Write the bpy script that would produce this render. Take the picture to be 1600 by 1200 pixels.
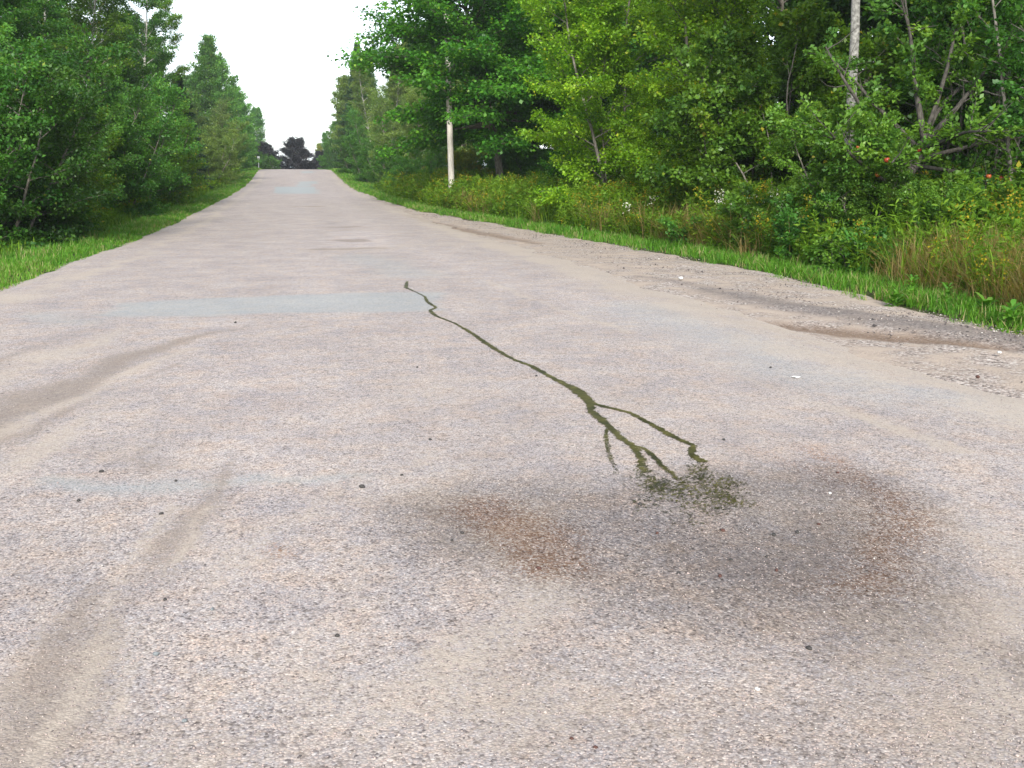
import bpy, math, random
import numpy as np
R = math.radians
PI = math.pi
for o in list(bpy.data.objects):
    bpy.data.objects.remove(o)
SC = bpy.context.scene
COL = SC.collection

# ------------------------------------------------------------------ camera
F = 1570.0                                   # focal length in photograph pixels (1600 wide)
CAM_H, YAW, PITCH = 1.4, R(12.05), R(11.35)
cd = bpy.data.cameras.new("camera")
cam = bpy.data.objects.new("camera", cd)
COL.objects.link(cam)
cam.location = (0, 0, CAM_H)
cam.rotation_euler = (R(90) - PITCH, 0, -YAW)
cd.sensor_width = 36.0
cd.lens = 36.0 * F / 1600.0
cd.clip_start = 0.05
cd.clip_end = 12000
SC.camera = cam

# ------------------------------------------------------------------ world, sun, exposure
SUN_EL, SUN_AZ = R(30), R(190)               # azimuth of the sun, clockwise from +Y
w = bpy.data.worlds.new("World")
SC.world = w
w.use_nodes = True
nt = w.node_tree
bg = nt.nodes["Background"]
sky = nt.nodes.new("ShaderNodeTexSky")
sky.sky_type = 'NISHITA'
sky.sun_disc = False
sky.sun_elevation = SUN_EL
sky.sun_rotation = SUN_AZ
sky.air_density = 1.0
sky.dust_density = 0.4
sky.ozone_density = 1.0
hs = nt.nodes.new("ShaderNodeHueSaturation")
hs.inputs["Saturation"].default_value = 0.45
nt.links.new(sky.outputs[0], hs.inputs["Color"])
nt.links.new(hs.outputs[0], bg.inputs[0])
bg.inputs[1].default_value = 0.135
sd = bpy.data.lights.new("sun", 'SUN')
sun = bpy.data.objects.new("sun", sd)
COL.objects.link(sun)
sd.energy = 2.6
sd.angle = R(16)
sd.color = (1.0, 0.96, 0.88)
sun.rotation_euler = (R(90) - SUN_EL, 0, PI - SUN_AZ)
sun.location = (-20, -40, 60)
SC.view_settings.view_transform = 'Standard'
SC.view_settings.look = 'None'
SC.view_settings.gamma = 1.0
SC.view_settings.exposure = 1.4
SC.cycles.max_bounces = 6
SC.cycles.diffuse_bounces = 4
SC.cycles.glossy_bounces = 2
SC.cycles.transmission_bounces = 4
SC.cycles.transparent_max_bounces = 8
SC.cycles.use_denoising = True

# ------------------------------------------------------------------ helpers
def tag(o, label=None, cat=None, group=None, kind=None):
    if label: o["label"] = label
    if cat: o["category"] = cat
    if group: o["group"] = group
    if kind: o["kind"] = kind
    return o

def empty(name, loc=(0, 0, 0), rz=0.0, s=1.0):
    o = bpy.data.objects.new(name, None)
    o.empty_display_size = 0.3
    COL.objects.link(o)
    o.location = loc
    o.rotation_euler = (0, 0, rz)
    o.scale = (s, s, s)
    return o

def make_mesh(name, V, Fc, smooth=False, face_attr=None, point_attr=None):
    """V (n,3), Fc a list of (m,k) index arrays."""
    if isinstance(Fc, np.ndarray): Fc = [Fc]
    Fc = [f for f in Fc if len(f)]
    me = bpy.data.meshes.new(name)
    nv = len(V)
    me.vertices.add(nv)
    me.vertices.foreach_set("co", np.ascontiguousarray(V, dtype=np.float32).ravel())
    loops = np.concatenate([f.ravel() for f in Fc]).astype(np.int32)
    tot = np.concatenate([np.full(len(f), f.shape[1], dtype=np.int32) for f in Fc])
    start = np.concatenate([[0], np.cumsum(tot)[:-1]]).astype(np.int32)
    me.loops.add(len(loops))
    me.loops.foreach_set("vertex_index", loops)
    me.polygons.add(len(tot))
    me.polygons.foreach_set("loop_start", start)
    me.polygons.foreach_set("loop_total", tot)
    if smooth:
        me.polygons.foreach_set("use_smooth", np.ones(len(tot), dtype=bool))
    for dom, attrs in (("FACE", face_attr), ("POINT", point_attr)):
        for k, v in (attrs or {}).items():
            a = me.attributes.new(k, 'FLOAT', dom)
            a.data.foreach_set("value", np.ascontiguousarray(v, dtype=np.float32))
    me.update(calc_edges=True)
    return me

def put(name, me, mat, parent=None):
    o = bpy.data.objects.new(name, me)
    COL.objects.link(o)
    if mat is not None:
        if not me.materials: me.materials.append(None)
        o.material_slots[0].link = 'OBJECT'
        o.material_slots[0].material = mat
    o.parent = parent
    return o

def nrm(a):
    return a / np.maximum(np.linalg.norm(a, axis=-1, keepdims=True), 1e-9)

def tubes(paths):
    """paths: list of (P (n,3), R (n,), sides) -> V, quads."""
    VV, QQ, off = [], [], 0
    for P, Rd, k in paths:
        P = np.asarray(P, float); Rd = np.asarray(Rd, float)
        n = len(P)
        T = nrm(np.gradient(P, axis=0))
        ref = np.array([0., 0, 1]) if abs(T[0, 2]) < 0.85 else np.array([1., 0, 0])
        A = nrm(np.cross(T, ref)); B = np.cross(T, A)
        a = np.linspace(0, 2 * PI, k, endpoint=False)
        V = P[:, None, :] + Rd[:, None, None] * (np.cos(a)[None, :, None] * A[:, None, :] + np.sin(a)[None, :, None] * B[:, None, :])
        i = np.arange(n - 1)[:, None] * k; j = np.arange(k)[None, :]; j2 = (j + 1) % k
        Q = np.stack([i + j, i + j2, i + k + j2, i + k + j], -1).reshape(-1, 4)
        VV.append(V.reshape(-1, 3)); QQ.append(Q + off); off += n * k
    return np.concatenate(VV), np.concatenate(QQ)

def hash2(ix, iy, seed):
    h = np.sin(ix * 127.1 + iy * 311.7 + seed * 74.7) * 43758.5453
    return h - np.floor(h)

def noise2(x, y, seed=0.0):
    ix, iy = np.floor(x), np.floor(y)
    fx, fy = x - ix, y - iy
    fx = fx * fx * (3 - 2 * fx); fy = fy * fy * (3 - 2 * fy)
    a = hash2(ix, iy, seed); b = hash2(ix + 1, iy, seed); c = hash2(ix, iy + 1, seed); d = hash2(ix + 1, iy + 1, seed)
    return (a * (1 - fx) + b * fx) * (1 - fy) + (c * (1 - fx) + d * fx) * fy

def fbm(x, y, seed=0.0, oct=4):
    v, amp, tot = 0, 1.0, 0
    for o in range(oct):
        v = v + amp * noise2(x * 2 ** o, y * 2 ** o, seed + o * 3.1); tot += amp; amp *= 0.5
    return v / tot

def sstep(a, b, x):
    t = np.clip((x - a) / (b - a), 0, 1)
    return t * t * (3 - 2 * t)

# ------------------------------------------------------------------ the lie of the land
YK = np.array([-80, 0, 30, 43, 56, 70, 82, 93, 103, 111, 117, 122, 128, 150, 200, 300, 500, 900, 2000, 9000.])
ZK = np.array([0, 0, .06, .30, .50, .80, 1.12, 1.55, 2.05, 2.50, 2.80, 2.93, 2.95, 2.85, 2.2, 0, -6, -14, -20, -20.])
def road_z(y):
    y = np.asarray(y, float)
    acc = 0
    for d in (-6, -3, 0, 3, 6):
        acc = acc + np.interp(y + d, YK, ZK)
    return acc / 5

def edge_right(y):
    """where the gravel shoulder ends and the grass starts, right side"""
    y = np.asarray(y, float)
    e = np.interp(y, [-20, 4, 10, 15, 22, 31, 38, 44, 60, 90, 120, 200], [6.4, 6.5, 6.9, 7.35, 7.15, 6.6, 5.6, 4.9, 4.5, 4.45, 4.4, 4.4])
    return e + 0.35 * (fbm(y * 0.45, y * 0 + 3.3, 5) - .5)

def edge_left(y):
    y = np.asarray(y, float)
    return np.interp(y, [-20, 10, 16, 40, 90, 200], [-4.6, -4.2, -4.05, -3.95, -3.85, -3.85]) + 0.3 * (fbm(y * 0.5, y * 0 + 9.3, 8) - .5)

def ground_z(x, y):
    x = np.asarray(x, float); y = np.asarray(y, float)
    er, el = edge_right(y), edge_left(y)
    dr, dl = x - er, el - x
    zr = np.interp(dr, [-3, -1.6, -.1, 0.35, 1.5, 3.0, 5, 12, 40, 200], [-.5, -.3, -.18, -.04, -.08, -.22, -.05, .25, 1.0, 5])
    zl = np.interp(dl, [-3, -1.2, -.3, 0.15, 1.3, 3.0, 5, 12, 40, 200], [-.5, -.25, -.08, -.02, -.10, -.40, -.2, .2, 1.0, 5])
    z = np.where(x > 0.5, zr, zl)
    return road_z(y) + z + 0.06 * (fbm(x * .8, y * .8, 2) - .5)

def surf_z(x, y):
    """top of the carriageway with its slight crown"""
    x = np.asarray(x, float)
    zz = road_z(y) - 0.006 * np.minimum(np.abs(x - .3), 4.5) ** 2 * .25
    return zz

cosY, sinY = math.cos(YAW), math.sin(YAW)
cosP, sinP = math.cos(PITCH), math.sin(PITCH)
def on_road(u, v):
    """point of the road surface seen at photograph pixel (u, v)"""
    a, b = (u - 800) / F, (600 - v) / F
    f = cosP + b * sinP; upz = -sinP + b * cosP
    d = np.array([f * sinY + a * cosY, f * cosY - a * sinY, upz])
    t = 0.5
    for _ in range(4000):
        p = np.array([0, 0, CAM_H]) + d * t
        if p[2] <= float(road_z(p[1])): break
        t *= 1.004
    return p[0], p[1]

def along(u, X):
    """the y of a thing standing X metres right of the road's middle in picture column u"""
    r = (u - 800) / F
    return X * (cosY - r * sinY) / (sinY + r * cosY)

# ------------------------------------------------------------------ materials
def new_mat(name):
    m = bpy.data.materials.new(name); m.use_nodes = True
    t = m.node_tree
    return m, t, t.nodes["Principled BSDF"], t.nodes["Material Output"]

def N(t, kind, **kw):
    n = t.nodes.new(kind)
    for k, v in kw.items():
        setattr(n, k, v)
    return n

def ramp(t, stops, interp='LINEAR'):
    n = t.nodes.new("ShaderNodeValToRGB")
    cr = n.color_ramp; cr.interpolation = interp
    while len(cr.elements) > 1: cr.elements.remove(cr.elements[-1])
    cr.elements[0].position = stops[0][0]; cr.elements[0].color = (*stops[0][1], 1)
    for p, c in stops[1:]:
        e = cr.elements.new(p); e.color = (*c, 1)
    return n

GAIN = (1.5, 1.35, 1.0)
def leaf_mat(name, cols, rough=0.45, trans=0.38, spec=0.35, jitter=0.25, gain=None):
    GAIN_ = gain or GAIN
    """cols: colours from the darkest leaf to the palest; attribute var picks, each tree shifts a little"""
    m, t, p, out = new_mat(name)
    at = N(t, "ShaderNodeAttribute", attribute_name="var")
    rp = ramp(t, [(i / (len(cols) - 1), tuple(min(.8, q * g) for q, g in zip(c, GAIN_))) for i, c in enumerate(cols)])
    t.links.new(at.outputs["Fac"], rp.inputs[0])
    oi = N(t, "ShaderNodeObjectInfo")
    mr = N(t, "ShaderNodeMapRange"); mr.inputs[3].default_value = 1 - jitter; mr.inputs[4].default_value = 1 + jitter
    t.links.new(oi.outputs["Random"], mr.inputs[0])
    h = N(t, "ShaderNodeHueSaturation")
    t.links.new(mr.outputs[0], h.inputs["Value"])
    t.links.new(rp.outputs[0], h.inputs["Color"])
    t.links.new(h.outputs[0], p.inputs["Base Color"])
    p.inputs["Roughness"].default_value = rough
    p.inputs["Specular IOR Level"].default_value = spec
    tr = N(t, "ShaderNodeBsdfTranslucent")
    mul = N(t, "ShaderNodeMix", data_type='RGBA', blend_type='MULTIPLY')
    mul.inputs[0].default_value = 1.0
    t.links.new(h.outputs[0], mul.inputs[6]); mul.inputs[7].default_value = (1.6, 1.5, 0.5, 1)
    t.links.new(mul.outputs[2], tr.inputs[0])
    mx = N(t, "ShaderNodeMixShader"); mx.inputs[0].default_value = trans
    t.links.new(p.outputs[0], mx.inputs[1]); t.links.new(tr.outputs[0], mx.inputs[2])
    t.links.new(mx.outputs[0], out.inputs[0])
    return m

def bark_mat(name, c1, c2, scale=(9, 9, 2.5), rough=0.9):
    m, t, p, out = new_mat(name)
    tc = N(t, "ShaderNodeTexCoord"); mp = N(t, "ShaderNodeMapping"); mp.inputs["Scale"].default_value = scale
    nz = N(t, "ShaderNodeTexNoise"); nz.inputs["Scale"].default_value = 3; nz.inputs["Detail"].default_value = 5
    t.links.new(tc.outputs["Object"], mp.inputs[0]); t.links.new(mp.outputs[0], nz.inputs["Vector"])
    rp = ramp(t, [(.35, c1), (.65, c2)])
    t.links.new(nz.outputs["Fac"], rp.inputs[0]); t.links.new(rp.outputs[0], p.inputs["Base Color"])
    p.inputs["Roughness"].default_value = rough
    b = N(t, "ShaderNodeBump"); b.inputs["Strength"].default_value = .5; b.inputs["Distance"].default_value = .02
    t.links.new(nz.outputs["Fac"], b.inputs["Height"]); t.links.new(b.outputs[0], p.inputs["Normal"])
    return m

M = {}
M["birch_bark"] = bark_mat("birch_bark", (.10, .09, .08), (.50, .48, .44), (3, 3, 14))
M["aspen_bark"] = bark_mat("aspen_bark", (.11, .105, .095), (.29, .28, .255), (5, 5, 6))
M["grey_bark"] = bark_mat("grey_bark", (.07, .06, .05), (.20, .18, .15))
M["dark_bark"] = bark_mat("dark_bark", (.025, .02, .016), (.075, .06, .048))
M["mid_leaf"] = leaf_mat("mid_leaf", [(.018, .060, .014), (.035, .110, .018), (.055, .150, .022), (.085, .190, .028), (.16, .21, .03)], gain=(1.3, 1.36, 1.3))
M["fresh_leaf"] = leaf_mat("fresh_leaf", [(.03, .085, .012), (.055, .135, .016), (.08, .175, .020), (.115, .22, .025), (.24, .24, .03)])
M["dark_leaf"] = leaf_mat("dark_leaf", [(.012, .048, .014), (.024, .082, .018), (.036, .110, .020), (.055, .140, .025), (.09, .16, .03)])
M["bright_leaf"] = leaf_mat("bright_leaf", [(.055, .145, .010), (.092, .215, .014), (.13, .27, .018), (.18, .325, .024), (.27, .34, .03)])
M["poplar_leaf"] = leaf_mat("poplar_leaf", [(.03, .10, .025), (.05, .155, .035), (.075, .20, .045), (.11, .25, .055), (.19, .27, .05)])
M["willow_leaf"] = leaf_mat("willow_leaf", [(.045, .095, .030), (.07, .135, .040), (.10, .175, .05), (.135, .205, .06), (.17, .22, .06)])
M["maple_leaf"] = leaf_mat("maple_leaf", [(.012, .062, .012), (.024, .105, .014), (.042, .145, .017), (.065, .185, .020), (.11, .22, .025)])
M["spruce_needle"] = leaf_mat("spruce_needle", [(.010, .034, .016), (.018, .052, .024), (.028, .072, .030), (.042, .092, .036)], trans=.08)
M["purple_leaf"] = leaf_mat("purple_leaf", [(.010, .015, .014), (.018, .020, .020), (.028, .024, .026), (.045, .032, .034), (.05, .06, .04)], trans=.12, gain=(.9, 1, 1.05))
M["yellow_leaf"] = leaf_mat("yellow_leaf", [(.06, .12, .015), (.10, .17, .02), (.16, .22, .025), (.24, .25, .03), (.32, .26, .03)])
M["apple_leaf"] = leaf_mat("apple_leaf", [(.025, .085, .020), (.05, .135, .025), (.08, .185, .03), (.11, .23, .035), (.16, .26, .04)])

# ------------------------------------------------------------------ plants
def leaves(anchor, outd, size, rng, up=0.7, droop=0.35, aspect=0.62, var=None, fold=0.18):
    """one folded four-cornered leaf at each anchor"""
    n = len(anchor)
    d = nrm(outd + rng.normal(0, .55, (n, 3)) + np.array([0, 0, -droop]))
    nn = nrm(np.array([0, 0, up]) + rng.normal(0, .45, (n, 3)))
    s = nrm(np.cross(d, nn)); nn = np.cross(s, d)
    L = (size * rng.uniform(.65, 1.3, n))[:, None]; W = L * aspect * .5
    base = anchor
    V = np.stack([base, base + d * L * .45 + s * W + nn * L * fold, base + d * L, base + d * L * .45 - s * W + nn * L * fold], 1).reshape(-1, 3)
    Q = np.arange(4 * n).reshape(-1, 4)
    return V, Q

def curve_path(p0, d0, L, n, bend, rng, wob=.08):
    """n+1 points from p0, direction bending by the vector bend over its length"""
    P = [np.array(p0, float)]; d = np.array(d0, float)
    st = L / n
    for i in range(n):
        d = d + np.asarray(bend) / n + rng.normal(0, wob, 3)
        d = d / np.linalg.norm(d)
        P.append(P[-1] + d * st)
    return np.array(P)

def grow(seed, H=10, base=.12, width=2.2, prof=None, limbs=34, elev=(10, 55), bend=(0, 0, .1), twigs=9, twig_len=.8,
         n_leaf=20000, leaf=.07, scatter=.10, zflat=.7, trunk_r=.11, stems=1, splay=.18, lean=(0, 0), up=.7, droop=.35,
         aspect=.62, bare=0.0, clump=.6, trunk_wob=.05, low_bias=1.0):
    """returns (trunk mesh, crown mesh)"""
    rng = np.random.default_rng(seed)
    n_leaf = int(n_leaf * 1.8); leaf = leaf * 1.06; trunk_r = trunk_r * .8
    prof = prof or (lambda t: (t ** .5) * (1 - t) ** .6 * 1.75)
    paths, A0, A1, wgt = [], [], [], []
    for sidx in range(stems):
        az = 2 * PI * sidx / stems + rng.uniform(-.5, .5)
        hs = H * (1 if sidx == 0 else rng.uniform(.65, .95))
        d0 = np.array([math.cos(az) * splay * (stems > 1) + lean[0], math.sin(az) * splay * (stems > 1) + lean[1], 1.0])
        d0 /= np.linalg.norm(d0)
        p0 = np.array([math.cos(az), math.sin(az), 0]) * (0.14 * (stems > 1)) + np.array([0, 0, -.25])
        T = curve_path(p0, d0, hs, 14, (0, 0, .15), rng, trunk_wob)
        tt = np.linspace(0, 1, 15)
        tr = trunk_r * (hs / H) * (1 - tt) ** .8 + .006
        tr[0] *= 1.35
        paths.append((T, tr, 8))
        nl = max(4, int(limbs / stems * (1 if stems > 1 else 1)))
        a0 = rng.uniform(0, 6.28)
        for i in range(nl):
            t = base + (1 - base) * (((i + rng.uniform(0, 1)) / nl) ** low_bias)
            t = min(t, .985)
            k = t * 14; k0 = int(k); p = T[k0] * (1 - (k - k0)) + T[min(k0 + 1, 14)] * (k - k0)
            az2 = a0 + i * 2.39996 + rng.uniform(-.4, .4)
            tc = (t - base) / (1 - base)
            e = R(elev[0] + (elev[1] - elev[0]) * tc + rng.uniform(-12, 12))
            L = width * max(prof(min(max(tc, .02), .98)), .12) * rng.uniform(.65, 1.15)
            d = np.array([math.cos(az2) * math.cos(e), math.sin(az2) * math.cos(e), math.sin(e)])
            P = curve_path(p, d, L, 6, bend, rng, .07)
            r0 = min(trunk_r * .45, .012 + .016 * L) * (1 - .5 * tc)
            paths.append((P, np.linspace(r0, .004, 7), 5))
            is_bare = rng.uniform() < bare
            nt_ = max(2, int(twigs * (.5 + .5 * L / width)))
            for j in range(nt_):
                s = .22 + .78 * (j + rng.uniform(0, 1)) / nt_
                k = s * 6; k0 = min(int(k), 5); q = P[k0] * (1 - (k - k0)) + P[k0 + 1] * (k - k0)
                tg = P[k0 + 1] - P[k0]; tg /= np.linalg.norm(tg)
                side = np.cross(tg, [0, 0, 1.]); side /= max(np.linalg.norm(side), 1e-6)
                sg = 1 if j % 2 else -1
                dd = tg * .75 + side * sg * rng.uniform(.5, 1.1) + np.array([0, 0, rng.uniform(-.25, .35)]) * zflat
                dd /= np.linalg.norm(dd)
                tl = twig_len * rng.uniform(.6, 1.25) * (1.15 - .45 * s)
                Pt = curve_path(q, dd, tl, 3, np.array(bend) * .8, rng, .12)
                paths.append((Pt, np.array([.007, .005, .004, .002]) * (1 + leaf * 4), 3))
                if not is_bare or rng.uniform() < .12:
                    for m in range(3):
                        A0.append(Pt[m]); A1.append(Pt[m + 1]); wgt.append(tl * (.6 + .4 * m))
    TV, TQ = tubes(paths)
    A0, A1, wgt = np.array(A0), np.array(A1), np.array(wgt)
    pick = rng.choice(len(A0), n_leaf, p=wgt / wgt.sum())
    f = rng.uniform(0, 1, (n_leaf, 1))
    an = A0[pick] * (1 - f) + A1[pick] * f
    an = an + rng.normal(0, 1, (n_leaf, 3)) * scatter * np.array([1, 1, zflat])
    od = nrm(A1[pick] - A0[pick])
    LV, LQ = leaves(an, od, leaf, rng, up, droop, aspect)
    tw = rng.uniform(0, 1, len(A0) // 3 + 1)
    var = clump * tw[pick // 3] + (1 - clump) * rng.uniform(0, 1, n_leaf)
    var = np.where(rng.uniform(0, 1, n_leaf) < .02, 1.0, var * .85)
    return make_mesh("trunk", TV, TQ, True), make_mesh("crown", LV, LQ, False, {"var": var})

def grow_spruce(seed, H=12, width=2.2, n_per=46, trunk_r=.13, base=.04, leaf=.16):
    rng = np.random.default_rng(seed)
    T = curve_path((0, 0, -.2), (0, 0, 1), H, 12, (0, 0, .2), rng, .012)
    paths = [(T, trunk_r * (1 - np.linspace(0, 1, 13)) ** .9 + .008, 8)]
    A0, A1 = [], []
    z = base * H; az = 0
    while z < H * .99:
        t = (z / H - base) / (1 - base)
        L0 = width * (1 - t) ** .95 + .05
        for i in range(6):
            az += 2 * PI / 6 + rng.uniform(-.3, .3)
            L = L0 * rng.uniform(.65, 1.15); e = R(-16 + 34 * t ** 1.5 + rng.uniform(-8, 8))
            k = z / H * 12; k0 = min(int(k), 11); p = T[k0] * (1 - (k - k0)) + T[k0 + 1] * (k - k0)
            P = curve_path(p, (math.cos(az) * math.cos(e), math.sin(az) * math.cos(e), math.sin(e)), L, 5, (0, 0, .08), rng, .05)
            paths.append((P, np.linspace(.012 + .01 * L, .004, 6), 4))
            for m in range(5):
                nsub = 3
                for q in range(nsub):
                    c = P[m] + (P[m + 1] - P[m]) * (q + .5) / nsub
                    tg = nrm(P[m + 1] - P[m]); sd_ = nrm(np.cross(tg, [0, 0, 1.]))
                    for sg in (-1, 1):
                        ll = (.16 + .32 * L * (1 - (m + q / nsub) / 5.6)) * (.3 + .7 * (1 - t)) * rng.uniform(.6, 1.1)
                        A0.append(c); A1.append(c + nrm(tg * .7 + sd_ * sg + np.array([0, 0, -.25])) * ll)
                A0.append(P[m]); A1.append(P[m + 1])
        z += .20 + .08 * (1 - t)
    A0, A1 = np.array(A0), np.array(A1)
    n = n_per * len(A0) // 8
    pick = rng.integers(0, len(A0), n)
    f = rng.uniform(0, 1, (n, 1))
    an = A0[pick] * (1 - f) + A1[pick] * f + rng.normal(0, .015, (n, 3))
    LV, LQ = leaves(an, nrm(A1[pick] - A0[pick]), leaf, rng, .5, .2, .22, fold=.05)
    var = .5 * rng.uniform(0, 1, len(A0))[pick] + .5 * rng.uniform(0, 1, n)
    TV, TQ = tubes(paths)
    return make_mesh("trunk", TV, TQ, True), make_mesh("crown", LV, LQ, False, {"var": var})

tall = lambda t: min(1.0, 0.55 + 2.2 * t) * (1 - t) ** .55 * 1.15
oval = lambda t: (max(t, .01) ** .45) * (1 - t) ** .5 * 1.7
bushy = lambda t: (0.75 + .5 * t) * (1 - t) ** .4
broad = lambda t: (0.65 + 1.0 * t) * (1 - t) ** .42

P = {}
P["birch"] = grow(11, H=12.5, base=.16, width=2.3, prof=tall, limbs=54, elev=(15, 60), bend=(0, 0, -.15), twigs=10, twig_len=.75, n_leaf=26000, leaf=.095, scatter=.12, trunk_r=.12)
P["birch_loose"] = grow(12, H=12.5, base=.2, width=2.1, prof=tall, limbs=44, elev=(25, 65), bend=(0, 0, -.2), twigs=9, twig_len=.7, n_leaf=15000, leaf=.095, scatter=.10, trunk_r=.11, lean=(.05, .02))
P["birch_twin"] = grow(13, H=12, base=.18, width=1.9, prof=tall, limbs=60, elev=(20, 62), bend=(0, 0, -.1), twigs=9, twig_len=.7, n_leaf=26000, leaf=.095, scatter=.12, trunk_r=.10, stems=2, splay=.12)
P["poplar"] = grow(14, H=13, base=.08, width=2.4, prof=tall, limbs=58, elev=(25, 70), bend=(0, 0, .25), twigs=9, twig_len=.85, n_leaf=16000, leaf=.17, scatter=.16, trunk_r=.13)
P["poplar_round"] = grow(15, H=12, base=.08, width=2.8, prof=oval, limbs=58, elev=(10, 65), bend=(0, 0, .2), twigs=9, twig_len=.95, n_leaf=16000, leaf=.18, scatter=.18, trunk_r=.14)
P["alder"] = grow(21, H=5.5, base=.05, width=1.9, prof=bushy, limbs=80, elev=(0, 60), bend=(0, 0, .1), twigs=8, twig_len=.6, n_leaf=24000, leaf=.085, scatter=.10, trunk_r=.06, stems=5, splay=.38)
P["alder_round"] = grow(22, H=4.4, base=.04, width=1.9, prof=bushy, limbs=80, elev=(-8, 55), bend=(0, 0, .05), twigs=8, twig_len=.55, n_leaf=22000, leaf=.085, scatter=.10, trunk_r=.05, stems=6, splay=.5)
P["willow"] = grow(23, H=8.5, base=.05, width=2.2, prof=bushy, limbs=90, elev=(15, 65), bend=(0, 0, -.1), twigs=9, twig_len=.8, n_leaf=26000, leaf=.13, aspect=.34, scatter=.16, trunk_r=.09, stems=4, splay=.28)
P["willow_open"] = grow(24, H=9, base=.28, width=2.1, prof=oval, limbs=80, elev=(15, 65), bend=(0, 0, -.1), twigs=9, twig_len=.8, n_leaf=20000, leaf=.13, aspect=.36, scatter=.16, trunk_r=.10, stems=4, splay=.2)
P["maple"] = grow(31, H=15, base=.29, width=6.0, prof=lambda t: (.92 + .7 * t) * (1 - t) ** .42, limbs=100, elev=(-10, 62), bend=(0, 0, -.06), twigs=17, twig_len=1.5, n_leaf=62000, leaf=.17, aspect=.85, scatter=.26, zflat=.6, up=1.1, trunk_r=.26, clump=.5)
P["maple_low"] = grow(32, H=13, base=.05, width=5.0, prof=broad, limbs=70, elev=(0, 60), bend=(0, 0, -.05), twigs=15, twig_len=1.3, n_leaf=56000, leaf=.16, aspect=.85, scatter=.22, zflat=.55, up=1.1, trunk_r=.2, clump=.5)
P["young_birch"] = grow(41, H=9.5, base=.07, width=2.9, prof=bushy, limbs=70, elev=(12, 62), bend=(0, 0, -.08), twigs=12, twig_len=.75, n_leaf=48000, leaf=.085, scatter=.10, trunk_r=.07, stems=3, splay=.16)
P["young_birch_narrow"] = grow(42, H=9, base=.08, width=2.3, prof=bushy, limbs=64, elev=(15, 65), bend=(0, 0, -.05), twigs=11, twig_len=.7, n_leaf=36000, leaf=.08, scatter=.10, trunk_r=.06, stems=3, splay=.14)
P["shrub"] = grow(43, H=5.2, base=.12, width=1.9, prof=bushy, limbs=56, elev=(0, 60), bend=(0, 0, .05), twigs=8, twig_len=.5, n_leaf=22000, leaf=.09, aspect=.75, scatter=.09, trunk_r=.04, stems=5, splay=.3, bare=.14, trunk_wob=.09)
P["shrub_dense"] = grow(44, H=4.6, base=.06, width=1.8, prof=bushy, limbs=70, elev=(0, 55), bend=(0, 0, 0), twigs=9, twig_len=.55, n_leaf=24000, leaf=.10, aspect=.6, scatter=.09, trunk_r=.045, stems=5, splay=.35, bare=.06)
P["thicket"] = grow(45, H=6.5, base=.25, width=1.7, prof=oval, limbs=50, elev=(5, 65), bend=(0, 0, .05), twigs=7, twig_len=.5, n_leaf=7000, leaf=.085, scatter=.08, trunk_r=.045, stems=6, splay=.14, bare=.4, trunk_wob=.06)
P["bush"] = grow(46, H=1.7, base=.03, width=.85, prof=bushy, limbs=44, elev=(0, 60), bend=(0, 0, .05), twigs=6, twig_len=.3, n_leaf=5500, leaf=.085, aspect=.6, scatter=.06, trunk_r=.022, stems=7, splay=.6)
P["bush_low"] = grow(47, H=1.1, base=.03, width=.75, prof=bushy, limbs=40, elev=(0, 55), bend=(0, 0, .05), twigs=6, twig_len=.26, n_leaf=4200, leaf=.08, aspect=.6, scatter=.05, trunk_r=.018, stems=7, splay=.7)
P["forest"] = grow(51, H=14, base=.14, width=3.3, prof=oval, limbs=60, elev=(5, 60), bend=(0, 0, 0), twigs=9, twig_len=1.1, n_leaf=17000, leaf=.19, aspect=.7, scatter=.2, trunk_r=.17)
P["forest_slim"] = grow(52, H=13, base=.34, width=2.4, prof=oval, limbs=46, elev=(10, 60), bend=(0, 0, 0), twigs=8, twig_len=.9, n_leaf=12000, leaf=.17, aspect=.7, scatter=.18, trunk_r=.10)
P["purple"] = grow(53, H=6.6, base=.03, width=4.6, prof=lambda t: (1 - t) ** .8 * 1.1, limbs=64, elev=(0, 45), bend=(0, 0, 0), twigs=9, twig_len=1.1, n_leaf=13000, leaf=.24, aspect=.7, scatter=.2, trunk_r=.17)
P["aspen"] = grow(54, H=12.5, base=.45, width=2.4, prof=oval, limbs=40, elev=(15, 55), bend=(0, 0, 0), twigs=9, twig_len=.8, n_leaf=16000, leaf=.095, scatter=.12, trunk_r=.135, trunk_wob=.02)
P["spruce"] = grow_spruce(61, 14, 2.6, n_per=110, leaf=.21)
P["spruce_short"] = grow_spruce(62, 8, 2.0, n_per=100, leaf=.17)

def plant(name, proto, leafm, barkm, x, y, s, rz, label, cat="tree", group=None):
    t = empty(name, (x, y, float(ground_z(x, y))), rz, s)
    tag(t, label, cat, group)
    tm, cm = P[proto]
    stem_name = "trunk" if cat == "tree" else "stems"
    put(stem_name, tm, M[barkm], t)
    put("crown" if cat == "tree" else "foliage", cm, M[leafm], t)
    return t

rr = random.Random(5)
GL, GR = "trees along the left verge", "trees along the right verge"
BL, BR = "trees deep in the left wood", "trees deep in the right wood"
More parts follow.
